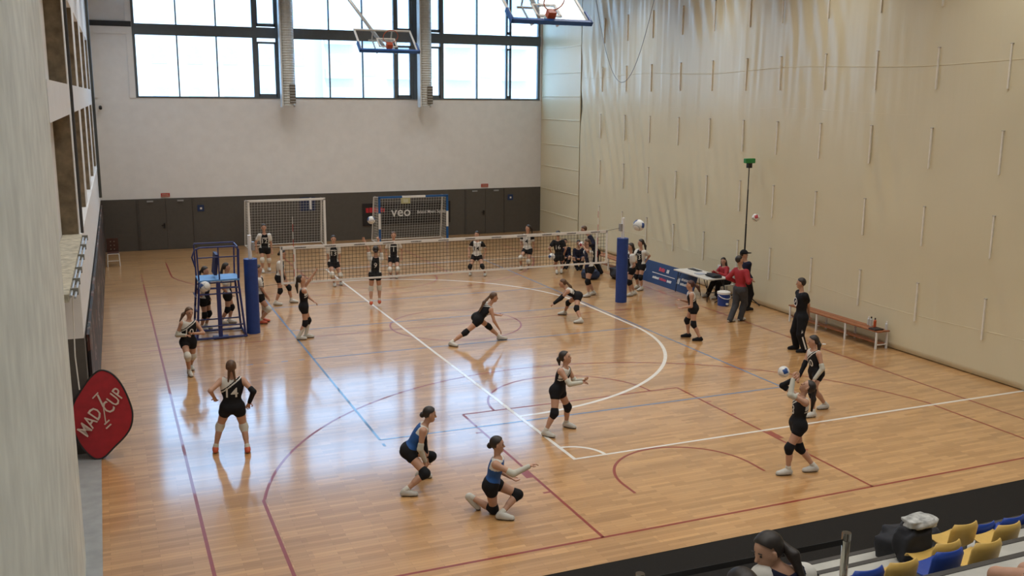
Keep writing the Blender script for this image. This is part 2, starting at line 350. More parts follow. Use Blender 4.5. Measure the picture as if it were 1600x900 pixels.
b.v = [tuple(p) for p in V]; b.f = [tuple(p) for p in q]; b.mi = [0]*len(b.f)
VIN = vinyl()
curt = tag(b.obj('divider_curtain', VIN, smooth=True), 'tall beige vinyl divider curtain with diagonal creases', 'curtain')
sol = curt.modifiers.new('thickness', 'SOLIDIFY'); sol.thickness = .01; sol.offset = 1
# sewn slits with white straps
slit = MB(); slit.box(-.03, .01, -.018, .018, -.47, .47, 0); slit.box(-.034, .01, -.035, .035, .47, .485, 1)
SM = [mat('strap_cream', (.78, .74, .64), .6), mat('strap_hook', (.42, .40, .36), .5)]
first = None
for yc in (4.06, 6.05, 8.02, 9.99, 11.9, 13.6, 15.6, 17.62, 19.64, 21.6, 23.6, 2.1):
    for zc in (1.33, 3.19, 5.04, 6.88, 8.75):
        iy = int(np.argmin(abs(yy-yc))); iz = int(np.argmin(abs(zz-zc))); x = float(Xg[max(0, iy-2):iy+3, max(0, iz-4):iz+5].min())-.012
        if first is None: first = slit.obj('strap_slit', SM, curt, (x, yc, zc))
        else:
            o = first.copy(); C.objects.link(o); o.location = (x, yc, zc); o.parent = curt
for zc, am in ((7.0, .012), (1.05, .01), (5.85, .006)):
    iz = int(np.argmin(abs(zz-zc))); b = MB(); b.tube([(float(Xg[i, iz])-.006, float(yy[i]), zc+.05*math.sin(yy[i]*.7)) for i in range(190, ny, 2)], am, 5); b.obj('seam', VIN, curt)
# flat end section of the curtain by the far wall
b = MB(); b.prism([(XC(25.65)+.02, 25.65), (XR+.02, YF-.02), (XR-.02, YF-.02), (XC(25.65)-.03, 25.65)][::-1], 0, 10.9)
fl = tag(b.obj('curtain_end_panel', VIN), 'flat ribbed beige curtain end panel against the far corner', 'curtain')
for z in (1.0, 2.05, 3.1, 4.1, 5.2, 6.2, 7.2, 8.3, 9.4):
    b = MB(); b.tube([(XC(25.7)-.03, 25.7, z), (XR-.03, YF-.1, z)], .02, 5); b.obj('rib', VIN, fl)

# exterior: street facades and ground
FAC = mat('sunlit_facade', (.80, .78, .74), .8); FWIN = mat('facade_window', (.55, .62, .68), .4)
struct(box('ground_outside', -120, 160, YF+.4, 160, -3.2, -3, mat('street', (.5, .49, .47), .9)))
def facade(name, x0, x1, y, z1, nx, z0s, label, bal):
    r = tag(empty(name, ((x0+x1)/2, y+4, -3)), label, 'building')
    ox, oy, oz = r.location
    box('wall', x0-ox, x1-ox, y-oy, y+8-oy, 0, z1-oz, FAC, r)
    wdt = (x1-x0)/nx; first = None; fb = None
    for z in z0s:
        for k in range(nx):
            xc = x0+wdt*(k+.5)
            if first is None: first = box('window', -.6, .6, -.06, 0, 0, 1.4, FWIN, r, (xc-ox, y-oy, z-oz))
            else: o = first.copy(); C.objects.link(o); o.location = (xc-ox, y-oy, z-oz)
            if bal and k % 2 == 0:
                if fb is None: fb = box('balcony', -1.3, 1.3, -.9, 0, -.25, .6, FAC, r, (xc-ox, y-oy, z-oz))
                else: o = fb.copy(); C.objects.link(o); o.location = (xc-ox, y-oy, z-oz)
facade('apartment_building', -14, 16, 72, 14.2, 11, (2.2, 5.4, 8.6, 11.8), 'pale sunlit apartment block seen through the window beside the corner', False)
facade('apartment_building', 18, 44, 78, 13, 9, (1.8, 4.9, 8.0, 11.0), 'pale apartment block with balconies beyond the middle window', True)
facade('apartment_building', 47, 80, 84, 11.2, 12, (1.5, 4.5, 7.8), 'low pale block beyond the window nearest the curtain', True)

# ------------------------------------------------------------------ far wall fittings
def double_door(n, xa, xb, label):
    r = struct(empty('door_%d' % n, ((xa+xb)/2, YF-.02, 0)), label, 'door'); h = (xb-xa)/2
    for s in (-1, 1):
        lf = box('leaf', min(0, s*(h-.03))+.006, max(0, s*(h-.03))-.006, -.045, 0, .01, 2.03, DOORGREY, r)
        box('closer', s*h*.55-.12, s*h*.55+.12, -.09, -.045, 1.94, 2.0, mat('grey_metal', (.3, .3, .3), .4), r)
    b = MB(); b.box(-h-.02, -h+.02, -.055, 0, 0, 2.06); b.box(h-.02, h+.02, -.055, 0, 0, 2.06); b.obj('frame', DOORGREY, r)
    b = MB(); b.box(-.2, -.07, -.1, -.075, .98, 1.02); b.box(-.12, -.06, -.1, -.045, .88, 1.08); b.obj('handle', BLACK, r)
double_door(1, .2, 2.3, 'dark grey double door near the left corner'); double_door(2, 14.1, 16.0, 'dark grey double door near the curtain')
for x, who in ((1.27, 'left'), (15.03, 'right')):
    r = tag(empty('door_sign', (x, YF, 2.13)), 'small red sign above the double door %s' % ('by the wooden chair' if who == 'left' else 'by the curtain'), 'sign')
    box('plate', -.17, .17, -.03, -.01, 0, .15, mat('sign_red', (.42, .03, .02), .5), r)
    print_marks('sign_print', .24, .045, (0, -.03, .1), (1, 0, 0), (0, 0, 1), mat('sign_pale', (.5, .3, .22), .6), r, 2); print_marks('sign_print', .28, .04, (0, -.03, .04), (1, 0, 0), (0, 0, 1), mat('sign_pale'), r, 3)
for x in (2.6, 16.3):
    r = tag(empty('notice_sign', (x, YF, 1.5)), 'small blue notice on the grey band by the %s double door' % ('left' if x < 5 else 'right'), 'sign')
    box('plate', -.13, .13, -.04, -.021, 0, .26, mat('sign_blue', (.01, .03, .10), .5), r); box('symbol', -.03, .05, -.043, -.04, .08, .16, WHITE, r)
r = tag(empty('court_sign', (6.95, YF, 1.36)), 'navy square sign with a white number 1 behind the goal', 'sign')
box('plate', -.33, .33, -.05, -.021, 0, .58, mat('sign_navy', (.012, .025, .075), .5), r); text_obj('numeral', '1', .5, (.12, -.051, .3), (1, 0, 0), (0, 0, 1), WHITE, r)
r = tag(empty('sponsor_banner', (11.34, YF, .6)), 'black sponsor banner with veo lettering behind the blue goal', 'banner')
box('sheet', -2.02, 2.02, -.05, -.021, 0, .97, mat('banner_black', (.014, .011, .011), .6), r)
print_marks('red_print', .85, .22, (-1.45, -.052, .68), (1, 0, 0), (0, 0, 1), mat('letter_red', (.5, .02, .03), .5), r, 5)
text_obj('lettering', 'veo', .3, (-.3, -.052, .5), (1, 0, 0), (0, 0, 1), WHITE, r); text_obj('lettering', 'Bristol Myers Squibb', .19, (1.13, -.052, .5), (1, 0, 0), (0, 0, 1), WHITE, r, squeeze=.8)
b = MB(); b.tube([(-.9, YF-.01, 5.68), (-.9, YF-.12, 5.68)], .04, 10); b.tube([(-.9, YF-.1, 5.68), (-.9, YF-.2, 5.62)], .06, 12)
tag(b.obj('security_camera', BLACK), 'small black security camera on the white end wall', 'camera')
# round fabric ducts in front of the windows
for x, who in ((6.22, 'between the first two windows'), (12.08, 'between the last two windows')):
    r = tag(empty('air_duct', (x, YF-.45, 5.75)), 'corrugated grey round air duct hanging %s' % who, 'duct')
    pts = []; rr = []
    for i in range(106): pts.append((0, 0, .02+i*.05)); rr.append(.275 if i % 2 else .292)
    b = MB(); b.tube(pts, rr, 20); b.obj('duct_tube', mat('duct_grey', (.52, .53, .50), .45, var=.08), r, smooth=False)
    b = MB(); b.box(-.3, -.24, -.3, .1, -.05, 5.2); b.box(.24, .30, -.05, .1, -.05, 5.2); b.obj('rail', mat('duct_rail', (.62, .63, .62), .4), r)
    box('grille', .02, .26, -.31, -.25, .1, .85, mat('grille_brown', (.13, .115, .09), .6), r)
    for k in range(6): box('grille_bar', .03, .25, -.325, -.31, .16+k*.115, .18+k*.115, mat('duct_rail'), r)

# ------------------------------------------------------------------ goals
def goal(x0, x1, y, label, blue):
    r = tag(empty('handball_goal', ((x0+x1)/2, y, 0)), label, 'goal', None); h = (x1-x0)/2; H = 2.0; WB = [WHITE, mat('goal_blue', (.01, .09, .28), .45)]
    def striped(nm, a, c, n):
        a = np.array(a); c = np.array(c); bb = MB()
        for i in range(n):
            p = a+(c-a)*i/n; q = a+(c-a)*(i+1)/n; lo = np.minimum(p, q)-.04; hi = np.maximum(p, q)+.04
            ax = int(np.argmax(abs(c-a))); lo[ax] += .04; hi[ax] -= .04
            bb.box(lo[0], hi[0], lo[1], hi[1], lo[2], hi[2], (i % 2 == 0)*1 if blue else 0)
        bb.obj(nm, WB, r)
    striped('post', (-h, 0, 0), (-h, 0, H), 3); striped('post', (h, 0, 0), (h, 0, H), 3); striped('crossbar', (-h-.04, 0, H), (h+.04, 0, H), 3)
    for s in (-1, 1):
        b = MB(); b.tube([(s*h, .04, H), (s*(h+.04), .75, H-.05), (s*(h+.06), 1.1, .05), (s*h, .04, .03)], .022, 6); b.obj('side_stay', WHITE, r)
    b = MB(); b.tube([(-h-.06, 1.1, .05), (h+.06, 1.1, .05)], .022, 6); b.obj('ground_bar', WHITE, r)
    b = MB(); t = .0045
    def cord(p, q): b.tube([p, q], t, 3)
    n = 26
    prof = [(.04, H), (.75, H-.05), (1.1, .05)]
    def pp(u):
        L = [0, .71, .71+1.93]; u *= L[2]
        return (np.interp(u, L, [p[0] for p in prof]), np.interp(u, L, [p[1] for p in prof]))
    for i in range(n+1):
        x = -h+2*h*i/n
        for a_, c_ in zip(prof[:-1], prof[1:]): cord((x, *a_), (x, *c_))
    for j in range(24):
        y_, z_ = pp(j/23); cord((-h, y_, z_), (h, y_, z_))
    for s in (-1, 1):
        for j in range(1, 18):
            z = H*j/18; yb = 1.1-(z/1.95)*.35; cord((s*h, .04, z), (s*h, yb, z))
        for j in range(1, 9):
            y_ = 1.1*j/9; cord((s*h, y_, .03), (s*h, y_, min(H, (1.1-y_)/.35*1.95)))
    nt_ = b.obj('goal_net', CORDW, r); nt_['kind'] = 'stuff'
goal(4.3, 7.35, 28.35, 'white framed goal with net in front of the number 1 sign', False)
goal(9.6, 12.6, 28.05, 'blue and white striped goal with net before the black banner', True)
r = tag(empty('paper_notice', (10.72, 27.98, 1.72)), 'yellowish paper notice hung on the crossbar of the blue goal', 'sign'); box('sheet', -.2, .2, -.03, -.01, 0, .24, mat('paper', (.45, .43, .22), .7), r); box('print', -.1, .1, -.034, -.03, .05, .19, mat('print_green', (.55, .55, .4), .7), r)

# chair in the corner
r = tag(empty('wooden_chair', (-.84, 26.5, 0)), 'brown panel chair with white metal legs in the far corner', 'chair')
for sx in (-1, 1):
    for sy in (-1, 1):
        b = MB(); b.tube([(sx*.19, sy*.2, .45), (sx*.21, sy*.23, 0)], .018, 6); b.obj('leg', WHITE, r)
b = MB(); b.tube([(-.2, -.21, .2), (.2, -.21, .2)], .014, 6); b.tube([(-.19, -.2, .45), (.19, -.2, .45)], .014, 6); b.obj('stretcher', WHITE, r)
DKB = mat('chair_brown', (.07, .025, .015), .6); box('seat', -.2, .2, -.2, .22, .45, .48, DKB, r); box('backrest', -.2, .2, .2, .23, .48, .98, DKB, r)
for i in range(3):
    for s in (-1, 1): b = MB(); b.tube([(s*.06, .19, .58+.14*i), (s*.06, .2, .58+.14*i)], .02, 8); b.obj('back_hole', mat('pale_dot', (.3, .25, .2), .6), r)

# ------------------------------------------------------------------ volleyball net, posts, referee stand
NY = 14.2
for x, who in ((2.4, 'beside the referee stand'), (13.45, 'beside the navy sideline banner')):
    r = tag(empty('net_post', (x, NY, 0)), 'silver net post in a round blue pad %s' % who, 'net post')
    b = MB(); b.cyl((0, 0, 0), .175, 1.98, 28); b.obj('pad', BLUE, r, smooth=False); b = MB(); b.cyl((0, 0, 0), .05, 2.6, 16); b.obj('pole', mat('silver_pole', (.75, .75, .75), .4), r)
    box('winch', -.12 if x > 5 else .05, -.05 if x > 5 else .12, -.06, .06, 2.2, 2.42, mat('grey_metal'), r)
r = tag(empty('volleyball_net', (8.05, NY, 0)), 'volleyball net with white tapes stretched between blue posts', 'net'); hx = 4.85
b = MB(); b.box(-hx, hx, -.012, .012, 2.17, 2.25); tp = b.obj('top_tape', WHITE, r)
for k in range(12): print_marks('tape_print', .3, .035, (-hx+.5+k*.8, -.013, 2.21), (1, 0, 0), (0, 0, 1), mat('print_dark', (.09, .09, .09), .6), tp, 7)
box('bottom_tape', -hx, hx, -.01, .01, 1.24, 1.29, WHITE, r)
for s in (-1, 1): box('end_tape', s*hx-.03, s*hx+.03, -.012, .012, 1.24, 2.25, WHITE, r); box('side_band', s*4.5-.025, s*4.5+.025, -.014, .014, 1.24, 2.25, WHITE, r)
b = MB()
for i in range(1, 97): x = -hx+i*.1; b.box(x-.0035, x+.0035, -.003, .003, 1.27, 2.19)
for j in range(1, 10): z = 1.25+j*.1; b.box(-hx, hx, -.003, .003, z-.0035, z+.0035)
b.obj('mesh', CORD, r)['kind'] = 'stuff'
for s in (-1, 1):
    b = MB(); 
    for k in range(9): b.tube([(s*4.53, -.02, 1.24+k*.2), (s*4.53, -.02, 1.24+(k+1)*.2)], .007, 6, k % 2)
    b.obj('antenna', [WHITE, mat('antenna_red', (.5, .03, .02), .5)], r)
    px_ = 13.45-8.05 if s > 0 else 2.4-8.05; b = MB(); b.tube([(s*hx, 0, 2.23), (px_-s*.045, 0, 2.3)], .006, 5); b.obj('tension_cord', CORD, r); b = MB(); b.tube([(s*hx, 0, 1.26), (px_-s*.172, 0, 1.22)], .006, 5); b.obj('tension_cord', CORD, r)

r = tag(empty('referee_stand', (1.55, 14.25, 0)), 'blue tubular referee stand with light blue platform by the net post', 'referee stand')
def T(nm, pts, rad, m=BLUETUBE, n=8): b = MB(); b.tube(pts, rad, n); return b.obj(nm, m, r)
for sx, sy in ((-1, -1), (1, -1), (-1, 1), (1, 1)):
    T('leg', [(sx*.48, sy*.38, 1.5), (sx*.6, sy*.45, .04)], .028)
    T('guard_post', [(sx*.48, sy*.38, 1.5), (sx*.5, sy*.38, 2.36)], .02)
T('base_rail', [(-.62, -.45, .04), (.62, -.45, .04)], .03); T('base_rail', [(-.62, .45, .04), (.62, .45, .04)], .03)
T('base_rail', [(-.62, -.45, .04), (-.62, .45, .04)], .03); T('base_rail', [(.62, -.45, .04), (.62, .45, .04)], .03)
for z, q in ((.35, .58), (1.18, .51), (1.32, .5)): T('rung', [(-q, -.43 if z < 1 else -.4, z), (q, -.43 if z < 1 else -.4, z)], .02); T('rung', [(-q, .4, z), (q, .4, z)], .02)
for z in (.4, .75, 1.1): T('ladder_rung', [(-.57, -.36, z), (-.57, .36, z)], .018)
box('column', -.07, .03, -.42, -.34, .05, 1.48, BLUETUBE, r); box('column_foot', -.2, .18, -.45, -.2, .0, .05, BLUETUBE, r)
box('platform', -.5, .52, -.4, .4, 1.5, 1.545, LBLUE, r)
T('guard_rail', [(-.55, -.38, 1.9), (-.62, -.38, 2.15), (-.55, -.38, 2.33), (-.42, -.38, 2.38), (.42, -.38, 2.38), (.52, -.38, 2.3), (.5, -.38, 1.55)], .022)
T('guard_rail', [(-.5, .38, 2.38), (.5, .38, 2.38)], .02); T('guard_rail', [(.5, -.38, 2.36), (.5, .38, 2.36)], .02); T('guard_rail', [(-.5, -.38, 2.12), (.5, -.38, 2.12)], .016)
T('inner_post', [(.02, -.38, 1.5), (.02, -.38, 2.38)], .018)
b = MB(); b.box(-.3, -.22, -.3, .3, 1.62, 2.15); bk = b.obj('backrest', mat('pad_navy', (.012, .02, .09), .6), r); bk.rotation_euler = (0, .12, 0)

# ------------------------------------------------------------------ basketball hoops
def hoop(loc, rz, tilt, label, arm):
    r = tag(empty('basketball_hoop', loc, rz), label, 'hoop'); r.rotation_euler = (math.radians(tilt), 0, rz)
    W, Hh = .9, 1.05   # local: board in XZ plane, front towards -Y, bottom edge at z=0
    b = MB(); b.box(-W, W, -.02, .02, 0, .05); b.box(-W, W, -.02, .02, Hh-.05, Hh); b.box(-W, -W+.05, -.02, .02, 0, Hh); b.box(W-.05, W, -.02, .02, 0, Hh); b.obj('board_frame', WHITE, r)
    box('board_glass', -W+.05, W-.05, -.008, .008, .05, Hh-.05, CLEAR, r)
    b = MB(); b.box(-.295, .295, -.024, -.01, .15, .2); b.box(-.295, .295, -.024, -.01, .55, .6); b.box(-.295, -.245, -.024, -.01, .15, .6); b.box(.245, .295, -.024, -.01, .15, .6); b.obj('target_square', WHITE, r)
    b = MB(); b.box(-W-.03, W+.03, -.05, .05, -.06, .01); b.box(-W-.04, -W+.01, -.05, .05, -.06, .36); b.box(W-.01, W+.04, -.05, .05, -.06, .36); b.obj('blue_padding', mat('hoop_blue', (.01, .10, .38), .5), r)
    ring = [(.225*math.cos(2*math.pi*k/28), -.38+.225*math.sin(2*math.pi*k/28), .16) for k in range(28)]
    ORG = mat('rim_orange', (.5, .09, .03), .45); b = MB(); b.tube(ring, .011, 6, closed=True); b.obj('rim', ORG, r); box('rim_bracket', -.09, .09, -.17, -.02, .05, .19, ORG, r)
    for x in (-.3, .3): b = MB(); b.tube([(x, .03, .03), (x, .28, .25), (x, .28, .95), (x, .03, 1.0)], .022, 6); b.obj('rear_strut', WHITE, r)
    b = MB(); b.tube([(-.42, .28, .9), (.42, .28, .9)], .025, 6); b.tube([(-.42, .28, .35), (.42, .28, .35)], .025, 6); b.obj('rear_crossbar', WHITE, r)
    b = MB()
    Mi = (Matrix.Translation(loc) @ r.rotation_euler.to_matrix().to_4x4()).inverted(); e = Mi @ Vector(arm)
    b.tube([(0, .28, .6), tuple(e)], .055, 8); b.obj('ceiling_arm', mat('arm_grey', (.55, .56, .57), .4), r)
hoop(tuple(on_y(609, 79, 17.7)), 0, -52, 'folded up glass basketball hoop before the middle window', (5.6, 21.5, 11))
hoop(tuple(on_y(862, 33, 7.7)), 0, -52, 'folded up basketball hoop with blue padded edge near the curtain', (7.85, 11.5, 11))
b = MB(); pts = []
for i in range(41):
    t = i/40; x = -1+2*t; pts.append((XC(21)-.6, 23.3-4.9*t, 6.73+4.4*x*x*(1-.15*abs(x))))
b.tube(pts, .012, 5); tag(b.obj('hanging_cable', mat('cable_grey', (.25, .25, .25), .5)), 'slack thin cable looping down from the ceiling before the curtain', 'cable')

# ------------------------------------------------------------------ sideline furniture
def bench(x, y0, y1, label, group=None):
    r = tag(empty('bench', (x, (y0+y1)/2, 0)), label, 'bench'); h = (y1-y0)/2
    box('seat_board', -.19, .0, -h, h, .44, .47, WOODB, r); box('seat_board', .02, .2, -h, h, .44, .47, WOODB, r); box('foot_board', -.1, .1, -h+.05, h-.05, .13, .155, WOODB, r)
    n = max(2, round(2*h/1.05)+1)
    for i in range(n):
        y = -h+.06+(2*h-.12)*i/(n-1)
        for s in (-1, 1): box('leg', s*.17-.02, s*.17+.02, y-.02, y+.02, 0, .44, WHITE, r)
        box('leg_bar', -.17, .17, y-.015, y+.015, .1, .13, WHITE, r)
bench(16.78, 6.75, 10.2, 'long brown slatted bench with white legs behind the coach'); bench(15.9, 17.95, 20.5, 'brown bench with white legs past the net post')
def bottle(u, v, Y, col, label, h=.22):
    p = on_y(u, v, Y); p[0] = min(max(p[0], 16.63), 16.95); r = tag(empty('bottle', (p[0], Y, .47)), label, 'bottle')
    b = MB(); b.tube([(0, 0, 0), (0, 0, h*.7), (0, 0, h*.82)], [.035, .035, .016], 10); b.obj('bottle_body', col, r); b = MB(); b.cyl((0, 0, h*.82), .018, h*.18, 8); b.obj('cap', BLACK if 'dark' in label else WHITE, r)
bottle(1357, 505, 7.45, mat('bottle_clear', (.55, .55, .52), .3), 'clear water bottle at the end of the bench row'); bottle(1361, 505, 7.3, mat('bottle_clear'), 'clear water bottle with dark cap on the bench', .25)
bottle(1367, 506, 7.15, mat('bottle_orange', (.5, .08, .015), .4), 'orange bottle with dark cap on the bench', .25); bottle(1386, 508, 6.85, mat('bottle_white', (.6, .6, .58), .4), 'white bottle alone on the bench end')
b = MB(); b.box(-.14, .14, -.12, .12, 0, .03); tag(b.obj('folder', BLACK, loc=(16.73, 6.97, .472), bevel=.008), 'flat black folder lying on the bench end', 'folder')
b = MB(); b.tube([(0, 0, 0), (0, 0, .012)], .05, 12); tag(b.obj('marker_disc', WHITE, loc=(15.75, 7.7, 0)), 'small white disc lying on the floor by the bench', 'disc')
# banner
r = tag(empty('sideline_banner', (16.08, 15.9, 0)), 'long navy A frame banner with white print along the sideline', 'banner')
r.rotation_euler = (0, 0, math.radians(.5)); hl = 1.75
b = MB(); b.add([(-.12, -hl, 0), (-.12, hl, 0), (.1, hl, .69), (.1, -hl, .69), (-.09, -hl, 0), (-.09, hl, 0), (.13, hl, .69), (.13, -hl, .69)], [(0, 3, 2, 1), (4, 5, 6, 7), (0, 1, 5, 4), (2, 3, 7, 6), (1, 2, 6, 5), (0, 4, 7, 3)]); b.obj('printed_sheet', NAVY, r)
for q_ in (-hl, hl): b = MB(); b.tube([(.12, q_, .67), (.22, q_, 0)], .012, 5); b.obj('rear_prop', BLACK, r)
yd = np.array([.22, 0, .72]); yd /= np.linalg.norm(yd)
def bm(wd, hgt, along, up, m, seed): print_marks('banner_print', wd, hgt, np.array([-.12, -along, 0])+yd*up, (0, -1, 0), yd, m, r, seed, .006)
def bt(s, size, along, up, m, sq=1): o = np.array([-.12, -along, 0])+yd*up; text_obj('banner_print', s, size, o, (0, -1, 0), yd, m, r, off=.006, squeeze=sq)
bt('CUP', .15, -1.42, .34, WHITE); bm(.2, .1, -1.5, .52, WHITE, 1); PR = mat('print_red', (.5, .05, .08), .5); bm(.38, .13, -.25, .53, PR, 2); bm(.14, .13, .1, .53, WHITE, 3); bm(.4, .085, -.5, .22, WHITE, 4); bm(.42, .085, -.05, .22, PR, 5); bm(.26, .085, .33, .22, WHITE, 6)
bm(.16, .2, .82, .34, WHITE, 8); bm(.55, .085, 1.25, .42, WHITE, 9); bm(.5, .085, 1.22, .27, WHITE, 10)
b = MB(); b.add([np.array([-.122, -y, 0])+yd*u+np.array([-.004, 0, 0]) for y, u in ((-.8, .36), (.6, .36), (.6, .38), (-.8, .38))], [(0, 1, 2, 3)]); b.obj('banner_rule', WHITE, r)
# table, white chair, things on it
r = tag(empty('folding_table', (16.18, 14.0, 0)), 'long white folding table with black legs by the curtain', 'table')
box('table_top', -.39, .39, -.97, .97, .71, .75, mat('table_white', (.62, .60, .55), .5), r, bevel=.01)
for y in (-.8, .8):
    for s in (-1, 1): b = MB(); b.tube([(s*.3, y, .71), (s*.33, y+.1*np.sign(y), .02)], .015, 6); b.obj('leg', BLACK, r)
    for s in (-1, 1): b = MB(); b.tube([(s*.31, y, .45), (s*.3, y*.78, .71)], .012, 6); b.obj('leg_brace', BLACK, r)
    if y < 0: b = MB(); b.tube([(-.32, y-.05, .3), (.32, y-.05, .3)], .012, 6); b.obj('leg_bar', BLACK, r)
def lump(name, loc, size, m, label, cat, seed=0, group=None):
    """soft bag-like solid: rounded box with folds"""
    n = 14; vs = []; fs = []; rs = np.random.RandomState(seed); ph = rs.rand(6)*6
    for i in range(n+1):
        th = math.pi*i/n
        for j in range(2*n):
            a = math.pi*j/n; d = np.array([math.sin(th)*math.cos(a), math.sin(th)*math.sin(a), math.cos(th)])
            e = np.sign(d)*abs(d)**.55; f = 1+.07*math.sin(5*a+ph[0]+3*th)+.06*math.sin(7*th+ph[1]+2*a)
            vs.append((e[0]*size[0]*f, e[1]*size[1]*f, max(-1, e[2]*f)*size[2]+size[2]))
    for i in range(n):
        for j in range(2*n): fs.append((i*2*n+j, i*2*n+(j+1) % (2*n), (i+1)*2*n+(j+1) % (2*n), (i+1)*2*n+j)[::-1])
    b = MB(); b.add(vs, fs); o = b.obj(name, m, loc=loc, smooth=True)
    return tag(o, label, cat, group)
def strap(o, size, m): b = MB(); b.tube([(-size[0]*.6, 0, size[2]*1.9), (-size[0]*.3, 0, size[2]*2.5), (size[0]*.3, 0, size[2]*2.5), (size[0]*.6, 0, size[2]*1.9)], .015, 6); b.obj('handle', m, o)
DKF = mat('dark_fabric', (.014, .015, .02), .8, var=.3)
o = lump('laptop_bag', (16.2, 13.33, .748), (.16, .28, .05), DKF, 'flat black bag lying on the white table', 'bag', 1)
tag(box('papers', 15.95, 16.22, 13.75, 14.02, .75, .775, mat('paper_grey', (.4, .43, .5), .7), bevel=.004), 'stack of papers on the white table', 'papers')
tag(box('tablet', 16.25, 16.45, 14.3, 14.85, .75, .765, BLACK, bevel=.004), 'black tablet on the far end of the white table', 'tablet')
r = tag(empty('folding_chair', (17.02, 14.35, 0)), 'empty white folding chair between the table and the curtain', 'chair')
box('seat', -.2, .2, -.2, .2, .43, .46, WHITE, r, bevel=.01); bx = box('backrest', .17, .2, -.2, .2, .6, .88, WHITE, r, bevel=.012)
for s in (-1, 1): b = MB(); b.tube([(.2, s*.19, .86), (-.2, s*.19, 0)], .012, 6); b.obj('leg', mat('chair_metal', (.4, .4, .4), .4), r); b = MB(); b.tube([(-.15, s*.17, .44), (.22, s*.17, 0)], .012, 6); b.obj('leg', mat('chair_metal'), r)
r = tag(empty('cooler_jug', (16.12, 12.64, 0)), 'round blue drinks cooler with white lid and handle', 'cooler')
b = MB(); b.tube([(0, 0, 0), (0, 0, .36)], [.17, .19], 24); b.obj('jug', mat('cooler_blue', (.012, .05, .26), .4), r); b = MB(); b.tube([(0, 0, .36), (0, 0, .42), (0, 0, .44)], [.2, .2, .15], 24); b.obj('lid', WHITE, r)
b = MB(); b.tube([(.2*math.cos(a), -.02-.2*abs(math.sin(a)), .33-.1*math.sin(a)) for a in np.linspace(0, math.pi, 13)], .012, 6); b.obj('handle', WHITE, r); box('spout', -.03, .03, -.23, -.17, .05, .1, WHITE, r)
# tall camera mast
mb = on_floor(1159, 475); mt = on_y(1166.5, 254, mb[1]); r = tag(empty('camera_mast', tuple(mb)), 'very tall black tripod mast topped by a green camera', 'tripod'); mt = mt-mb; mh = float(mt[2])
for k in range(4): b = MB(); b.tube([(0, 0, .4+mh*.24*k-(.4 if k == 0 else 0)), (0, 0, min(mh, .4+mh*.24*(k+1)))], .03-.005*k, 8); b.obj('mast_section', BLACK, r)
for ex, ey in ((.3, -.49), (-.71, .41), (.15, .42)): b = MB(); b.tube([(0, 0, .42), (ex, ey, .02)], .018, 6); b.obj('leg', BLACK, r); b = MB(); b.tube([(0, 0, .1), (ex*.5, ey*.5, .22)], .012, 6); b.obj('leg_strut', BLACK, r)
box('camera_head', -.17, .17, -.07, .07, mh-.02, mh+.12, mat('camera_green', (.02, .22, .05), .5), r, bevel=.02); box('camera_base', -.07, .07, -.05, .05, mh-.16, mh-.02, BLACK, r)

# red pop-up banner on the left
pb0 = on_floor(152, 719); pb0 = np.array([pb0[0]+.01, pb0[1], 0.0])
pu = tag(empty('popup_banner', tuple(pb0)), 'red oval pop up banner reading MAD CUP against the side wall', 'banner')
ux = nrm_ = np.array([math.cos(.12), -math.sin(.12), 0.0]); uy = np.array([.0, .16, 1.0]); uy -= ux*(uy@ux); uy /= np.linalg.norm(uy); un = np.cross(ux, uy)
SC = 1/86.0
out = [(160, 594), (172, 596), (183, 606), (192, 622), (199, 642), (202, 658), (199, 676), (190, 690), (175, 704), (162, 716), (152, 719), (143, 714), (132, 700), (125, 684), (122, 668), (121, 652), (125, 636), (135, 620), (147, 604)]
def pt(u, v, d=0): return ux*(u-152)*SC*1.02+uy*(719-v)*SC*1.04+un*d+np.array([0, 0, .02])
def smooth_loop(P, n=4):
    P = np.array(P, float); m = len(P); o_ = []
    for i in range(m):
        p0, p1, p2, p3 = P[i-1], P[i], P[(i+1) % m], P[(i+2) % m]
        for k in range(n): t = k/n; o_.append(.5*((2*p1)+(-p0+p2)*t+(2*p0-5*p1+4*p2-p3)*t*t+(-p0+3*p1-3*p2+p3)*t**3))
    return o_
loop = smooth_loop(out); n = len(loop)
def sheet(name, L, d0, th, m):
    bb = MB(); c = sum(L)/len(L); k = len(L)
    for sgn in (1, -1):
        vs = [c+un*(d0+th*sgn+.05)]+[p+un*(d0+th*sgn) for p in L]; fs = [(0, 1+i, 1+(i+1) % k) for i in range(k)]
        bb.add(vs, fs if sgn < 0 else [f[::-1] for f in fs])
    bb.obj(name, m, pu, smooth=True)
front = [pt(u, v) for u, v in loop]; sheet('red_sheet', front, 0, .006, RED)
bb = MB(); bb.tube(front, .016, 6, closed=True); bb.obj('black_edge', BLACK, pu)
back = [p+np.array([-.06, .26, 0])*min(1, max(0, 1.25-p[2])/.9) for p in front]; sheet('rear_sheet', back, -.01, .006, mat('pale_red', (.42, .16, .13), .6)); bb = MB(); bb.tube(back, .012, 6, closed=True); bb.obj('black_edge', BLACK, pu)
CREAM = mat('banner_cream', (.62, .5, .42), .6)
def bdir(a): return ux*math.cos(a)+uy*math.sin(a)
for s_, pu_, pv_, a_ in (('MAD', 145, 664, .98), ('CUP', 177, 637, .95)): text_obj('lettering', s_, .22, pt(pu_, pv_, .066), bdir(a_), bdir(a_+1.45), CREAM, pu, off=.0, squeeze=.72)
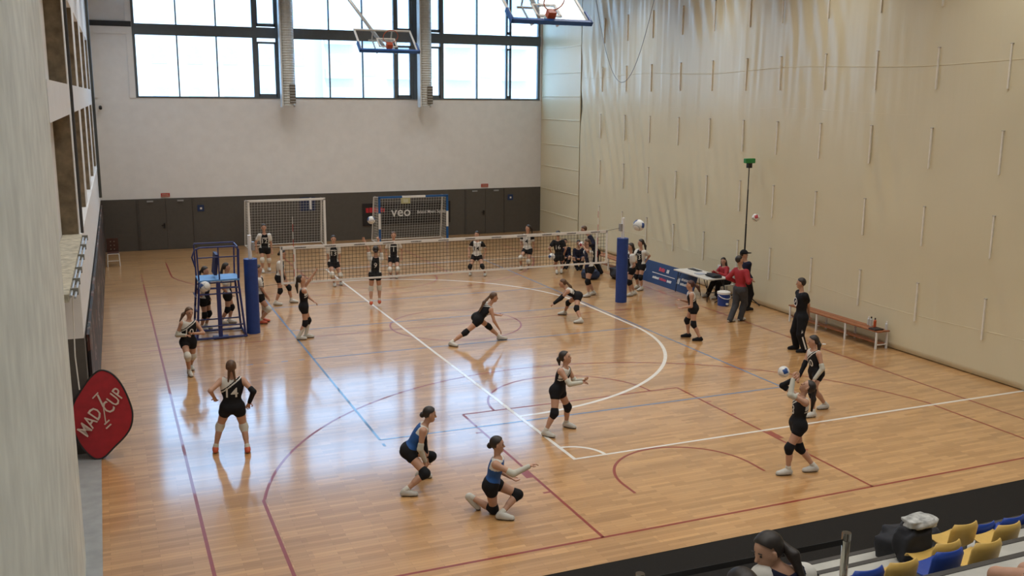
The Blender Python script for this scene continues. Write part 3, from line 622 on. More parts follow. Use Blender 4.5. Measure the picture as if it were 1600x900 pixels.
for (u0, v0), (u1, v1), w_ in (((157, 627), (164, 645), .03), ((164, 645), (166, 668), .018), ((150, 632), (158, 624), .022), ((164, 670), (171, 664), .025), ((166, 676), (173, 670), .025)):
    a_, b_ = pt(u0, v0, .064), pt(u1, v1, .064); e_ = np.cross(un, b_-a_); e_ = e_/np.linalg.norm(e_)*w_/2; bb = MB(); bb.add([a_-e_, b_-e_, b_+e_, a_+e_], [(0, 1, 2, 3)]); bb.obj('logo_stroke', CREAM, pu)

# ------------------------------------------------------------------ volleyballs
def ball(u, v, D, label, cols=('white', 'blue'), spin=(0, 0, 0), loc=None):
    n = 20; vs = []; fs = []; mi = []
    for i in range(n+1):
        for j in range(2*n): th = math.pi*i/n; a = math.pi*j/n; vs.append((.105*math.sin(th)*math.cos(a), .105*math.sin(th)*math.sin(a), .105*math.cos(th)))
    for i in range(n):
        for j in range(2*n):
            fs.append((i*2*n+j, (i+1)*2*n+j, (i+1)*2*n+(j+1) % (2*n), i*2*n+(j+1) % (2*n)))
            th = math.pi*(i+.5)/n; a = (math.pi*(j+.5)/n) % (2*math.pi/3); z = math.cos(th)
            mi.append(1 if abs(a-math.pi/3) < (.62-.9*abs(z-.1)) else (2 if abs(abs(z)-.72) < .05 else 0))
    b = MB(); b.v = vs; b.f = fs; b.mi = mi
    ms = [mat('ball_white', (.66, .65, .62), .45), mat('ball_blue', (.015, .06, .22), .45) if cols[1] == 'blue' else mat('ball_red', (.42, .04, .05), .45), mat('ball_grey', (.4, .42, .45), .5) if cols[1] == 'blue' else mat('ball_green', (.05, .16, .07), .5)]
    o = b.obj('volleyball', ms, loc=tuple(depth(u, v, D)) if loc is None else loc, smooth=True); o.rotation_euler = spin; return tag(o, label, 'ball')
ball(320, 448, 18.6, 'white and blue volleyball in the air before the referee stand', spin=(1.2, .3, .4)); ball(998, 352, 17.5, 'white and blue volleyball high in the air before the curtain', spin=(1.0, 0, 2.0))
ball(1181, 340, 26, 'red white and green volleyball flying beside the tall mast', ('w', 'red'), (.5, .3, 1)); ball(580, 344, 26, 'white and blue volleyball above the net by the striped goal', spin=(.8, .5, 2.6))
ball(862, 401, 30, 'white and blue volleyball in the air before player number 16', spin=(1.3, .1, .2)); ball(1224.5, 581, 17.6, 'white and blue volleyball just above the setter\'s raised hands', spin=(.4, .3, 1.2))
ball(909, 382, 34, 'white and red volleyball in the hands of the bending adult', ('w', 'red'), (1.4, 0, .6))

# ------------------------------------------------------------------ stands
TREAD = mat('stand_white', (.42, .41, .37), .7, var=.1, scale=3); STAIR = mat('stand_brown', (.16, .135, .11), .8, var=.15)
RUN, RISE, SY = .8, .37, -2.3
st = struct(empty('stands', (0, 0, 0)), 'stepped spectator stand with pale treads', 'stand')
for k in range(14):
    y1 = SY-RUN*k; z1 = RISE*(k+1)
    xa = 6.35 if k < 2 else 4.4; box('tread', xa, 16.9, -16, y1, z1-RISE, z1, TREAD, st); box('tread', -1.3, 3.3, -16, y1, z1-RISE, z1, TREAD, st); box('aisle_step', 3.3, xa, -16, y1-.12, max(0, z1-RISE-.12), z1-.12, STAIR, st)
    b = MB(); b.box(xa, 16.9, y1-.06, y1+.012, z1-.02, z1+.008); b.obj('nosing', mat('nosing_dark', (.05, .045, .04), .7), st)
YEL = mat('seat_yellow', (.62, .40, .10), .45); SBL = mat('seat_blue', (.012, .05, .30), .4)
def seat_mesh(m):
    vs = []; n = 9
    prof = [(.21, .16), (.19, .19), (.0, .17), (-.14, .17), (-.19, .22), (-.225, .42), (-.235, .5)]   # (y,z): front edge to the back top
    b = MB(); th = .016
    for (y, z) in prof:
        wdt = .215 if z < .45 else .17
        for i in range(n):
            t = -1+2*i/(n-1); vs.append((wdt*t, y+(.05*t*t if z > .2 else 0), z+(.03*t*t if z < .2 else 0)))
    m1 = len(vs); vs += [(x, y-(th if z > .2 else 0), z-(0 if z > .2 else th)) for x, y, z in vs]; R = len(prof); fs = []
    for i in range(R-1):
        for j in range(n-1):
            a = i*n+j; fs += [(a, a+1, a+n+1, a+n), (m1+a, m1+a+n, m1+a+n+1, m1+a+1)]
    for j in range(n-1): fs += [(j, m1+j, m1+j+1, j+1), ((R-1)*n+j, (R-1)*n+j+1, m1+(R-1)*n+j+1, m1+(R-1)*n+j)]
    for i in range(R-1): fs += [(i*n, (i+1)*n, m1+(i+1)*n, m1+i*n), (i*n+n-1, m1+i*n+n-1, m1+(i+1)*n+n-1, (i+1)*n+n-1)]
    b.add(vs, fs); return b
def seat(x, k, m, label, dy=-.45):
    y = SY-RUN*k+dy; z = RISE*(k+1); r = tag(empty('stadium_seat', (x, y, z)), label, 'seat', 'plastic seats on the stand')
    seat_mesh(m).obj('seat_shell', m, r, smooth=True); box('seat_bracket', -.15, .15, -.12, .12, 0, .16, mat('grey_metal'), r)

# ------------------------------------------------------------------ people: signed distance bodies meshed by surface nets
def nrm(v): v = np.asarray(v, float); return v/(np.linalg.norm(v)+1e-12)
def prim(a, b, ra, rb=None, k=.03, ax=None, fac=1.0): return (np.array(a, float), np.array(b, float), ra, ra if rb is None else rb, k, None if ax is None else np.array(ax, float), fac)
def pd(P, pr, inf=0.0):
    a, b, ra, rb, k, ax, fac = pr
    if ax is not None:
        m = (a+b)/2; s = 1/fac-1
        P = P+((P-m)@ax)[..., None]*ax*s; a = a+ax*((a-m)@ax)*s; b = b+ax*((b-m)@ax)*s
    ab = b-a; t = np.clip(((P-a)@ab)/(ab@ab+1e-12), 0, 1); d = np.linalg.norm(P-a-t[..., None]*ab, axis=-1)-(ra+(rb-ra)*t)
    return d*(fac**.5 if ax is not None else 1.0)-inf
def smin(a, b, k):
    h = np.clip(.5+.5*(b-a)/k, 0, 1); return b*(1-h)+a*h-k*h*(1-h)
def sdf_pts(P, prims, inf=0.0):
    d = np.full(P.shape[:-1], 1.0)
    for pr in prims: d = smin(d, pd(P, pr, inf), pr[4])
    return d
def field(prims, vox, inf=0.0, clip=None):
    lo = np.min([np.minimum(p[0], p[1])-max(p[2], p[3]) for p in prims], 0)-inf-2.5*vox; hi = np.max([np.maximum(p[0], p[1])+max(p[2], p[3]) for p in prims], 0)+inf+2.5*vox
    n = np.ceil((hi-lo)/vox).astype(int)+1; axs = [lo[i]+vox*np.arange(n[i]) for i in range(3)]
    d = np.full(n, .5, np.float64)
    for pr in prims:
        m = pr[4]+inf+max(pr[2], pr[3])+.02
        l = np.minimum(pr[0], pr[1])-m; h = np.maximum(pr[0], pr[1])+m; s = []
        for i in range(3): s.append(slice(max(0, int((l[i]-lo[i])/vox)), min(n[i], int((h[i]-lo[i])/vox)+2)))
        G = np.stack(np.meshgrid(axs[0][s[0]], axs[1][s[1]], axs[2][s[2]], indexing='ij'), -1); s = tuple(s); d[s] = smin(d[s], pd(G, pr, inf), pr[4])
    if clip is not None:
        G = np.stack(np.meshgrid(*axs, indexing='ij'), -1); d = np.maximum(d, clip(G))
    return d, lo
def surface_nets(d, lo, vox):
    I = d < 0; n = np.array(d.shape)
    c = np.zeros(n-1, int)
    for dx in (0, 1):
        for dy in (0, 1):
            for dz in (0, 1): c += I[dx:n[0]-1+dx, dy:n[1]-1+dy, dz:n[2]-1+dz]
    act = (c > 0) & (c < 8); ii = np.argwhere(act); idm = np.full(n-1, -1); idm[act] = np.arange(len(ii))
    if len(ii) == 0: return None
    pos = np.zeros((len(ii), 3)); cnt = np.zeros(len(ii)); cor = [(x, y, z) for x in (0, 1) for y in (0, 1) for z in (0, 1)]
    for A in cor:
        for ax in range(3):
            if A[ax]: continue
            B = list(A); B[ax] = 1; da = d[ii[:, 0]+A[0], ii[:, 1]+A[1], ii[:, 2]+A[2]]; db = d[ii[:, 0]+B[0], ii[:, 1]+B[1], ii[:, 2]+B[2]]
            mk = (da < 0) != (db < 0); t = np.where(mk, da/(da-db+1e-15), 0); p = np.tile(np.array(A, float), (len(ii), 1)); p[:, ax] += t; pos += p*mk[:, None]; cnt += mk
    V = lo+vox*(ii+pos/cnt[:, None]); F = []
    for ax in range(3):
        o1, o2 = (ax+1) % 3, (ax+2) % 3
        s0 = [slice(None)]*3; s1 = [slice(None)]*3; s0[ax] = slice(0, -1); s1[ax] = slice(1, None)
        X = I[tuple(s0)] != I[tuple(s1)]; e = np.argwhere(X); e = e[(e[:, o1] > 0) & (e[:, o2] > 0) & (e[:, o1] < n[o1]-1) & (e[:, o2] < n[o2]-1)]
        def cell(a, b): q = e.copy(); q[:, o1] -= a; q[:, o2] -= b; return idm[q[:, 0], q[:, 1], q[:, 2]]
        quad = np.stack([cell(1, 1), cell(0, 1), cell(0, 0), cell(1, 0)], -1); fl = ~I[e[:, 0], e[:, 1], e[:, 2]]; quad[fl] = quad[fl][:, ::-1]; F.append(quad)
    F = np.concatenate(F); F = F[(F >= 0).all(1)]; return V, F
def np_mesh(name, V, F, mats, mi=None, parent=None):
    me = bpy.data.meshes.new(name); me.vertices.add(len(V)); me.vertices.foreach_set('co', V.astype(np.float32).ravel())
    me.loops.add(F.size); me.loops.foreach_set('vertex_index', F.astype(np.int32).ravel()); me.polygons.add(len(F)); me.polygons.foreach_set('loop_start', np.arange(0, F.size, 4, dtype=np.int32))
    try: me.polygons.foreach_set('loop_total', np.full(len(F), 4, np.int32))
    except Exception: pass
    for m in mats: me.materials.append(m)
    if mi is not None: me.polygons.foreach_set('material_index', mi.astype(np.int32))
    me.polygons.foreach_set('use_smooth', np.ones(len(F), bool)); me.update(calc_edges=True); me.validate()
    o = bpy.data.objects.new(name, me); C.objects.link(o)
    if parent: o.parent = parent
    return o

SKIN = mat('skin', (.47, .26, .17), .55, var=.05); HAIRD = mat('hair_dark', (.018, .012, .009), .5, var=.3, scale=30); HAIRB = mat('hair_brown', (.10, .05, .024), .5, var=.35, scale=30)
JB = mat('jersey_black', (.011, .011, .013), .8, var=.2, spec=.2); JW = mat('jersey_white', (.62, .60, .55), .8); JBL = mat('jersey_blue', (.008, .075, .27), .7, var=.15); NAVJ = mat('jersey_navy', (.011, .013, .032), .8, spec=.2)
REDJ = mat('red_jacket', (.33, .014, .022), .7, var=.15); JEAN = mat('dark_jeans', (.04, .042, .048), .85, var=.2); PADW = mat('pad_white', (.60, .57, .50), .8); SLEEVEW = mat('sleeve_cream', (.52, .50, .42), .8); ORSH = mat('shoe_orange', (.55, .10, .045), .6); SHW = mat('shoe_white', (.52, .50, .45), .6); SOLE = mat('shoe_sole', (.10, .09, .08), .7)
EYE = mat('eye_dark', (.02, .012, .01), .3); LIP = mat('lip', (.30, .09, .07), .5)
RH = np.array([math.cos(YAW), -math.sin(YAW), 0.0])   # image right on the floor
def W(*a): return np.array(a, float)
def ik(a, c, l1, l2, hint, thr=2):
    v = c-a; D = np.linalg.norm(v); q = D/(l1+l2); s = q*1.002 if q > 1 else (q/.97 if q > thr else 1.0); l1 *= s; l2 *= s; u = v/D; x = (l1*l1-l2*l2+D*D)/(2*D); hgt = math.sqrt(max(0, l1*l1-x*x)); h = hint-u*(hint@u); return a+u*x+nrm(h)*hgt

def person(label, feet, pel, neck, head, hands, face, h=1.68, base=None, hface=None, hpitch=0, jersey='black', lower='shorts', num=None, pads='black', sleeves=(None, None), shoes='white', hair='pony', haircol=None, knee=(None, None), elbow=(None, None), vox=None, lift=(0, 0), group=None, wide=1.0, toes=(None, None), socks=True, plane_y=None, pony=None, seated=False, heel=(0, 0)):
    """feet/pel/neck/head/hands: pixels (u, v[, metres behind the person's plane]); left limb first"""
    s = h/1.68
    gf = [np.array(f, float) if len(f) == 3 else on_floor(f[0], f[1], l) for f, l in zip(feet, lift)]; lift = [g[2] for g in gf]
    bs = (gf[0]+gf[1])/2 if base is None else np.array(base, float); fh = nrm((bs-CAM)*[1, 1, 0])
    def J(q, extra=0):
        if isinstance(q, np.ndarray): return q
        d = ray(q[0], q[1]); t = ((bs-CAM)@fh+(q[2] if len(q) > 2 else 0)+extra)/(d@fh); return CAM+t*d
    rt_ = np.array([fh[1], -fh[0], 0.0]); ang = math.radians(face); fw = -fh*math.cos(ang)+rt_*math.sin(ang); side = np.cross(fw, [0, 0, 1.0])   # side = the person's right
    P = J(pel); N = J(neck); H = J(head); up = nrm(N-P)
    fT = nrm(fw-up*(fw@up)); sT = np.cross(fT, up)   # torso frame: right, up, forward
    tl = np.linalg.norm(N-P)
    hipw = .088*s*wide; shw = .165*s*wide
    hips = [P-sT*hipw-up*.03*s, P+sT*hipw-up*.03*s]; sh = [N-sT*shw-up*.045*s, N+sT*shw-up*.045*s]
    ank = []; toe = []
    for i in range(2):
        tf = fw if toes[i] is None else nrm(-fh*math.cos(math.radians(toes[i]))+rt_*math.sin(math.radians(toes[i])))
        g = gf[i]; g = np.array([g[0], g[1], lift[i]]); ank.append(g-tf*(.045*s-.25*heel[i])+np.array([0, 0, .085*s+heel[i]])); toe.append(g+tf*.12*s+np.array([0, 0, .032*s]))
    kn = []
    for i in range(2):
        hint = fw*1.0+(side*(1 if i else -1))*.15 if knee[i] is None else J(knee[i])-(hips[i]+ank[i])/2
        kn.append(ik(hips[i], ank[i], .425*s, .415*s, hint, 2 if seated else .8))
    wr = []; el = []
    for i in range(2):
        t = J(hands[i]); L = (.285+.25)*s; v = t-sh[i]; D = np.linalg.norm(v)
        if D > L*.995: t = sh[i]+v/D*L*.995
        hint = (-fw*.6-np.array([0, 0, 1.0])*.7+sT*(1 if i else -1)*.6) if elbow[i] is None else J(elbow[i])-(sh[i]+t)/2
        wr.append(t); el.append(ik(sh[i], t, .285*s, .25*s, hint))
    vox = vox or float(np.clip(np.linalg.norm(bs-CAM)*.00052, .0095, .016))
    hang = math.radians(hface if hface is not None else face); hf = -fh*math.cos(hang)+rt_*math.sin(hang); hp = math.radians(hpitch); hup = nrm(nrm(H-N)*.35+np.array([0, 0, 1.0])*.65); hf = nrm(hf-hup*(hf@hup)); hf, hup = hf*math.cos(hp)+hup*math.sin(hp), hup*math.cos(hp)-hf*math.sin(hp); hs = np.cross(hf, hup)
    # --- body primitives
    tor = [prim(P-sT*.07*s*wide, P+sT*.07*s*wide, .108*s, k=.05, ax=fT, fac=.88), prim(P+up*.04*s, P+up*tl*.48, .115*s*wide, .108*s*wide, .06, fT, .78), prim(P+up*tl*.52-sT*.035*s, P+up*tl*.52+sT*.035*s, .10*s*wide, k=.06, ax=fT, fac=.8),
           prim(P+up*tl*.74-sT*.045*s*wide, P+up*tl*.74+sT*.045*s*wide, .118*s*wide, k=.06, ax=fT, fac=.78), prim(sh[0]+sT*.03*s, sh[1]-sT*.03*s, .062*s, k=.05)]
    but = [prim(P-fT*.045*s+sT*q*.06*s-up*.05*s, P-fT*.045*s+sT*q*.06*s-up*.03*s, .081*s, k=.05) for q in (-1, 1)]
    legs = []; thigh = []; shin = []; foot = []
    for i in range(2):
        thigh.append([prim(hips[i], kn[i], .089*s*wide, .057*s, .035)]); cm = kn[i]+(ank[i]-kn[i])*.3; bk = -nrm(np.cross(sT, ank[i]-kn[i])); bk = bk if bk@fw < 0 else -bk
        shin.append([prim(kn[i], ank[i], .053*s, .036*s, .03), prim(cm+bk*.014*s, cm+(ank[i]-kn[i])*.2+bk*.012*s, .05*s, .042*s, .03)])
        hl = ank[i]-nrm(toe[i]-ank[i])*.03*s; hl = np.array([*hl[:2], max(hl[2]-.045*s, .034*s+lift[i])]); foot.append([prim(hl, toe[i], .036*s, .032*s, .02), prim(ank[i], toe[i]*.55+ank[i]*.45-np.array([0, 0, .01]), .038*s, .035*s, .03)])
    arm = []; fore = []; hnd = []
    for i in range(2):
        arm.append([prim(sh[i], el[i], .049*s*wide, .037*s, .03)]); fore.append([prim(el[i], wr[i], .038*s, .026*s, .025)])
        fd = nrm(wr[i]-el[i]); inn = nrm(np.cross(fd, sT*(1 if i else -1))+1e-6); acr = nrm(np.cross(fd, inn)); hs_ = []
        pc = wr[i]+fd*.045*s; hs_.append(prim(wr[i], wr[i]+fd*.08*s, .027*s, .034*s, .02, inn, .55))
        for q, ln in zip((-1.5, -.5, .5, 1.5), (.062, .075, .07, .055)):
            k0 = wr[i]+fd*.085*s+acr*q*.0195*s; k1 = k0+(fd*.85+inn*.35+acr*q*.1)*ln*.55*s; k2 = k1+(fd*.5+inn*.8)*ln*.5*s; hs_ += [prim(k0, k1, .0095*s, .009*s, .006), prim(k1, k2, .009*s, .008*s, .006)]
        t0 = wr[i]+fd*.03*s-acr*.028*s; t1 = t0+(fd*.6-acr*.75+inn*.3)*.045*s; hs_ += [prim(t0, t1, .012*s, .0105*s, .01), prim(t1, t1+(fd*.9+inn*.3)*.03*s, .0105*s, .009*s, .006)]
        hnd.append(hs_)
    hr = .1*s; nk = [prim(N-up*.03*s, H-hup*.06*s-hf*.012*s, .05*s, .047*s, .03)]
    hd = [prim(H+hup*.025*s-hf*.012*s, H+hup*.03*s-hf*.02*s, .094*s, k=.03, ax=hs, fac=.82), prim(H-hup*.03*s+hf*.02*s, H-hup*.075*s+hf*.042*s, .062*s, .04*s, .04, hs, .88), prim(H+hf*.082*s+hup*.005*s, H+hf*.098*s-hup*.022*s, .009*s, .013*s, .012),
          prim(H-hs*.076*s-hup*.02*s, H-hs*.078*s+hup*.012*s, .014*s, k=.008), prim(H+hs*.076*s-hup*.02*s, H+hs*.078*s+hup*.012*s, .014*s, k=.008)]
    body = tor+but+thigh[0]+thigh[1]+shin[0]+shin[1]+foot[0]+foot[1]+arm[0]+arm[1]+fore[0]+fore[1]+nk+hd+hnd[0]+hnd[1]
    org = np.array([bs[0], bs[1], 0.0]) if base is None else bs
    def build(name, prims, inf, mats, clip=None, mifun=None, parent=None):
        d, lo = field(prims, vox, inf, clip); r = surface_nets(d, lo, vox)
        if r is None: return None
        V, F = r; mi = None
        if mifun is not None: mi = mifun(V[F].mean(1))
        return np_mesh(name, V-org, F, mats, mi, parent)
    root = build('person', body, 0, [SKIN]); root.location = tuple(org); tag(root, label, 'person', group)
    # --- hair
    hc = haircol or HAIRD
    def hclip(G):
        q = G-H; f_ = q@hf; u_ = q@hup; lim = np.where(u_ > .085*s, .06*s, np.where(u_ > .05*s, .02*s+1.1*(u_-.05*s), np.where(u_ > -.03*s, -.005*s-.2*np.clip(.045*s-u_, 0, 1), -.045*s))); return np.maximum(f_-lim, -(u_+.085*s))
    hp_ = [prim(H+hup*.03*s-hf*.012*s, H+hup*.035*s-hf*.022*s, .098*s, k=.03, ax=hs, fac=.84)]
    if hair == 'short': hp_[0] = prim(H+hup*.032*s-hf*.014*s, H+hup*.036*s-hf*.022*s, .097*s, k=.03, ax=hs, fac=.84)
    build('hair', hp_, .007*s, [hc], hclip, None, root)
    tail = None; b0 = H-hf*.10*s+hup*.04*s
    if pony is not None: e = J(pony); mdl = (b0+e)/2-hf*.02*s+np.array([0, 0, .03*s]); tail = [prim(b0, mdl, .026*s, .036*s, .03), prim(mdl, e, .036*s, .016*s, .03)]
    elif hair == 'pony': e1 = b0-hf*.06*s-np.array([0, 0, .07*s]); tail = [prim(b0, e1, .026*s, .032*s, .03), prim(e1, e1-np.array([0, 0, .17*s])-hf*.01, .03*s, .012*s, .03)]
    elif hair == 'bun': tail = [prim(b0-hf*.015*s-hup*.05*s, b0-hf*.02*s-hup*.06*s, .042*s, k=.02)]
    elif hair == 'braids': tail = [prim(H-hf*.085*s+hs*q*.035*s-hup*.02*s, N-fT*.085*s+sT*q*.06*s-up*.06*s, .022*s, .012*s, .02) for q in (-1, 1)]
    elif hair == 'long': tail = [prim(H-hf*.06*s+hs*q*.055*s, N-up*.1*s+hs*q*.075*s-hf*.03*s, .05*s, .04*s, .04) for q in (-1, 1)]+[prim(H-hf*.07*s, N-up*.1*s-hf*.07*s, .07*s, .05*s, .04)]
    if tail: build('ponytail' if hair not in ('bun', 'braids', 'long') or pony is not None else {'bun': 'hair_bun', 'braids': 'braids', 'long': 'long_hair'}[hair], tail, .002, [hc], None, None, root)
    if hair == 'cap':
        build('cap', [prim(H+hup*.035*s, H+hup*.045*s-hf*.01*s, .1*s, k=.02, ax=hs, fac=.86), prim(H+hf*.08*s+hup*.05*s, H+hf*.15*s+hup*.045*s, .05*s, .045*s, .02, hup, .25)], .01, [JB], lambda G: -((G-H)@hup-.025*s), None, root)
    # --- face
    for q in (-1, 1):
        bb = MB(); e = H+hf*.078*s+hs*q*.033*s+hup*.008*s-org; bb.tube([e-hs*.011*s, e-hs*.005*s, e+hs*.005*s, e+hs*.011*s], [.002, .0075*s, .0075*s, .002], 6); bb.obj('eye', EYE, root)
        bb = MB(); e = H+hf*.081*s+hs*q*.034*s+hup*.03*s-org; bb.tube([e-hs*.018*s, e+hs*.018*s-hup*.002], .004*s, 5); bb.obj('eyebrow', hc, root)
    bb = MB(); e = H+hf*.0815*s-hup*.062*s-org; bb.tube([e-hs*.02*s-hf*.006, e-hs*.008*s, e+hs*.008*s, e+hs*.02*s-hf*.006], [.002, .006*s, .006*s, .002], 6); bb.obj('mouth', LIP, root)
    # --- clothes
    def tc(Cn): q = Cn-N; return q@sT/s, q@up/s, q@fT/s
    neckclip = lambda G: np.maximum(np.where(abs((G-N)@sT) < .115*s, (G-N)@up-.3*abs((G-N)@sT)+.014*s, -1.0), .055*s-np.linalg.norm((G-N-up*.012*s-fT*.01*s), axis=-1))
    hemz = .0 if lower != 'trousers' else -.06
    def jclip(G): return np.maximum(neckclip(G), -((G-P)@up-hemz*s))
    jm = {'black': [JB, JW], 'blackws': [JB, JW], 'white': [JW, JB], 'blue': [JBL, JW], 'navy': [NAVJ, JW], 'tee': [JB, JB], 'red': [REDJ, REDJ], 'track': [NAVJ, NAVJ], 'purple': [NAVJ, JW]}[jersey]
    jp = list(tor); mf = None
    if jersey in ('black', 'blue'): jp[4] = prim(sh[0]+sT*.062*s, sh[1]-sT*.062*s, .058*s, k=.05)
    if jersey in ('blackws', 'white', 'tee', 'navy', 'purple'): jp += [prim(sh[i], sh[i]+(el[i]-sh[i])*.52, .058*s*wide, .054*s*wide, .03) for i in range(2)]
    if jersey in ('red', 'track'): jp += [prim(sh[i], el[i], .06*s*wide, .05*s, .03) for i in range(2)]+[prim(el[i], wr[i]-(wr[i]-el[i])*.06, .05*s, .038*s, .03) for i in range(2)]
    if jersey == 'black':
        def mf(Cn):
            a_, b_, c_ = tc(Cn); g_ = b_+.75*a_*np.sign(c_+.001); return ((g_ > -.055) | ((g_ < -.08) & (g_ > -.105))).astype(int)
    if jersey == 'blackws': mf = lambda Cn: ((abs(tc(Cn)[0]) > .115-.25*np.clip(tc(Cn)[1]+.12, 0, .1)) | ((abs(tc(Cn)[0]) < .1) & (abs(tc(Cn)[1]+.118) < .011) & (tc(Cn)[2] > 0))).astype(int)
    if jersey in ('white',): mf = lambda Cn: ((abs(tc(Cn)[0]) > .135) & (tc(Cn)[1] > -.16)).astype(int)
    if jersey in ('navy', 'purple'): mf = lambda Cn: (abs(tc(Cn)[0]) > .12).astype(int)
    if jersey == 'blue': mf = lambda Cn: ((tc(Cn)[1] > -.012) | ((abs(tc(Cn)[0]) > .128) & (tc(Cn)[1] > -.14))).astype(int)
    jo = build('jacket' if jersey in ('red', 'track') else ('t_shirt' if jersey == 'tee' else 'jersey'), jp, .013*s, jm, jclip, mf, root)
    if num:
        sgn = 1 if num[1] == 'front' else -1; v, f = text_geo(num[0], .15*s*(num[2] if len(num) > 2 else 1)); f0 = fT*sgn; xd = -sT*sgn*-1 if sgn < 0 else -sT; xd = sT*(-1 if sgn > 0 else 1)
        pts = N-up*.22*s+f0*.4+v[:, :1]*xd*1.05+v[:, 1:]*up; 
        for _ in range(30): dd = sdf_pts(pts, jp, .013*s); pts = pts-f0*np.clip(dd, 0, 1)[:, None]*.9
        bb = MB(); bb.add(pts+f0*.012-org, f); bb.obj('jersey_number', JB if jersey == 'white' else JW, jo)
    if lower == 'shorts':
        def sclip(G): return (G-P)@up-.075*s
        build('shorts', tor[:2]+but+[prim(hips[i], hips[i]+(kn[i]-hips[i])*.22, .092*s*wide, .086*s*wide, .035) for i in range(2)], .012*s, [JB], sclip, None, root)
    else:
        tm = {'trousers': JB, 'jeans': JEAN}[lower]; build('trousers', tor[:2]+but+[q for i in range(2) for q in (prim(hips[i], kn[i], .1*s*wide, .075*s, .035), prim(kn[i], ank[i]+np.array([0, 0, -.02]), .073*s, .062*s, .03))], .012*s, [tm], lambda G: (G-P)@up-.08*s, None, root)
    for i in range(2):
        pc_ = pads if isinstance(pads, str) or pads is None else pads[i]
        if lower == 'shorts' and pc_: build('knee_pad', [prim(kn[i]+(hips[i]-kn[i])*.14, kn[i], .066*s, .066*s, .03), prim(kn[i], kn[i]+(ank[i]-kn[i])*.17, .066*s, .056*s, .03)], .008*s, [{'black': JB, 'white': PADW}[pc_]], None, None, root)
        if lower == 'shorts' and socks: build('sock', [prim(ank[i]+(kn[i]-ank[i])*(.8 if socks == 'long' else .15), ank[i], .048*s if socks == 'long' else .038*s, .04*s, .02)], .008*s, [PADW], None, None, root)
        sm = {'white': SHW, 'orange': ORSH, 'black': JB}[shoes]; gz = lift[i]
        build('shoe', foot[i], .012*s, [sm, SOLE], lambda G: -(G[..., 2]-gz-.001), lambda Cn, z0=min(ank[i][2]-.085*s, toe[i][2]-.032*s): (Cn[:, 2] < z0+.022).astype(int), root)
        if sleeves[i]: build('arm_sleeve', [prim(el[i]+(sh[i]-el[i])*.25, el[i], .045*s, .042*s, .02), prim(el[i], wr[i], .042*s, .03*s, .02)], .006*s, [{'white': SLEEVEW, 'black': JB}[sleeves[i]]], None, None, root)
    return dict(root=root, P=P, N=N, H=H, up=up, fT=fT, sT=sT, kn=kn, hips=hips, ank=ank, org=org, s=s)

# ------------------------------------------------------------------ the players (left limb first; pixels of the photograph)
NEAR = 'players on the near side of the net'; FAR = 'players beyond the net'
person('player number 14 in black and white seen from behind with orange shoes', [(337, 706), (387, 706)], (363, 634), (362, 591), (361, 574), [(335, 622, -.05), (390, 628, -.05)], 180, 1.70, jersey='black', num=('14', 'back', 1.15), pads='white', shoes='orange', hair='braids', haircol=HAIRB, sleeves=(None, 'black'), wide=1.13, group=NEAR)
person('player with loose light ponytail and white knee pads before the referee stand', [(299, 577), (297, 587)], (294, 533), (295, 502), (296, 489), [(303, 521, -.2), (290, 524, -.2)], 15, 1.66, hface=25, jersey='black', num=('10', 'front'), pads='white', pony=(281, 502), haircol=HAIRB, sleeves=(None, 'white'), elbow=((311, 511), (277, 516)), group=NEAR)
person('player raising one arm toward the net with long pale socks', [(481, 528), (470, 531)], (475, 478), (474, 450), (471, 437), [(500, 415, .1), (491, 471, -.15)], 95, 1.66, hpitch=22, jersey='black', pads='black', socks='long', pony=(465, 458), elbow=((487, 438), (483, 465)), group=NEAR)
person('player seen from behind jumping with both arms raised beyond the net', [(580, 476), (593, 474)], (586, 428), (587, 402), (587, 391), [(568, 371), (590, 368)], 180, 1.68, lift=(.1, .1), jersey='blackws', num=('9', 'back'), pads='white', shoes='orange', hair='bun', elbow=((573, 386), (594, 384)), group=FAR)
person('player number 12 in black with white sleeves before the white goal', [(421, 423), (411, 426)], (413.5, 389), (413, 366), (412, 356), [(425, 394), (401, 390)], 5, 1.74, jersey='blackws', num=('12', 'front'), pads='white', hair='bun', group=FAR)
person('player with black knee pads walking beside the net end tape', [(458, 473), (433, 477)], (437, 432), (438, 408), (442, 397), [(449, 441, .1), (445, 446, -.15)], 80, 1.68, jersey='blackws', pads='black', hair='bun', group=FAR)
person('player number 13 facing the net left of the jumping player', [(533, 445), (523, 447)], (521, 411), (521, 385), (521, 374), [(530, 412), (514, 413)], 5, 1.68, jersey='blackws', num=('13', 'front'), pads='white', hair='bun', group=FAR)
person('player number 1 standing before the blue striped goal', [(620, 434), (611, 434)], (615, 404), (615, 379), (615, 368), [(627, 402), (605, 402)], 0, 1.68, jersey='blackws', num=('1', 'front'), pads='white', hair='bun', haircol=HAIRB, group=FAR)
person('player number 14 in a white jersey with black knee pads', [(758, 431), (735, 430)], (745, 400), (746, 378), (745, 367), [(756, 400), (733, 397)], -8, 1.66, hface=-25, jersey='white', num=('14', 'front'), pads='black', hair='bun', group=FAR)
person('player number 4 in a white jersey with white knee pads', [(826, 419), (814, 421)], (824, 390), (824, 367), (825, 357), [(832, 391), (816, 389)], -15, 1.70, hface=-60, jersey='white', num=('4', 'front'), pads='white', hair='pony', group=FAR)
person('player number 16 in black seen from behind near the bench', [(870, 428), (877, 427)], (873, 401), (872, 376), (872, 366), [(862, 396), (881, 398)], 178, 1.68, jersey='tee', num=('16', 'back'), pads='black', hair='short', group=FAR)
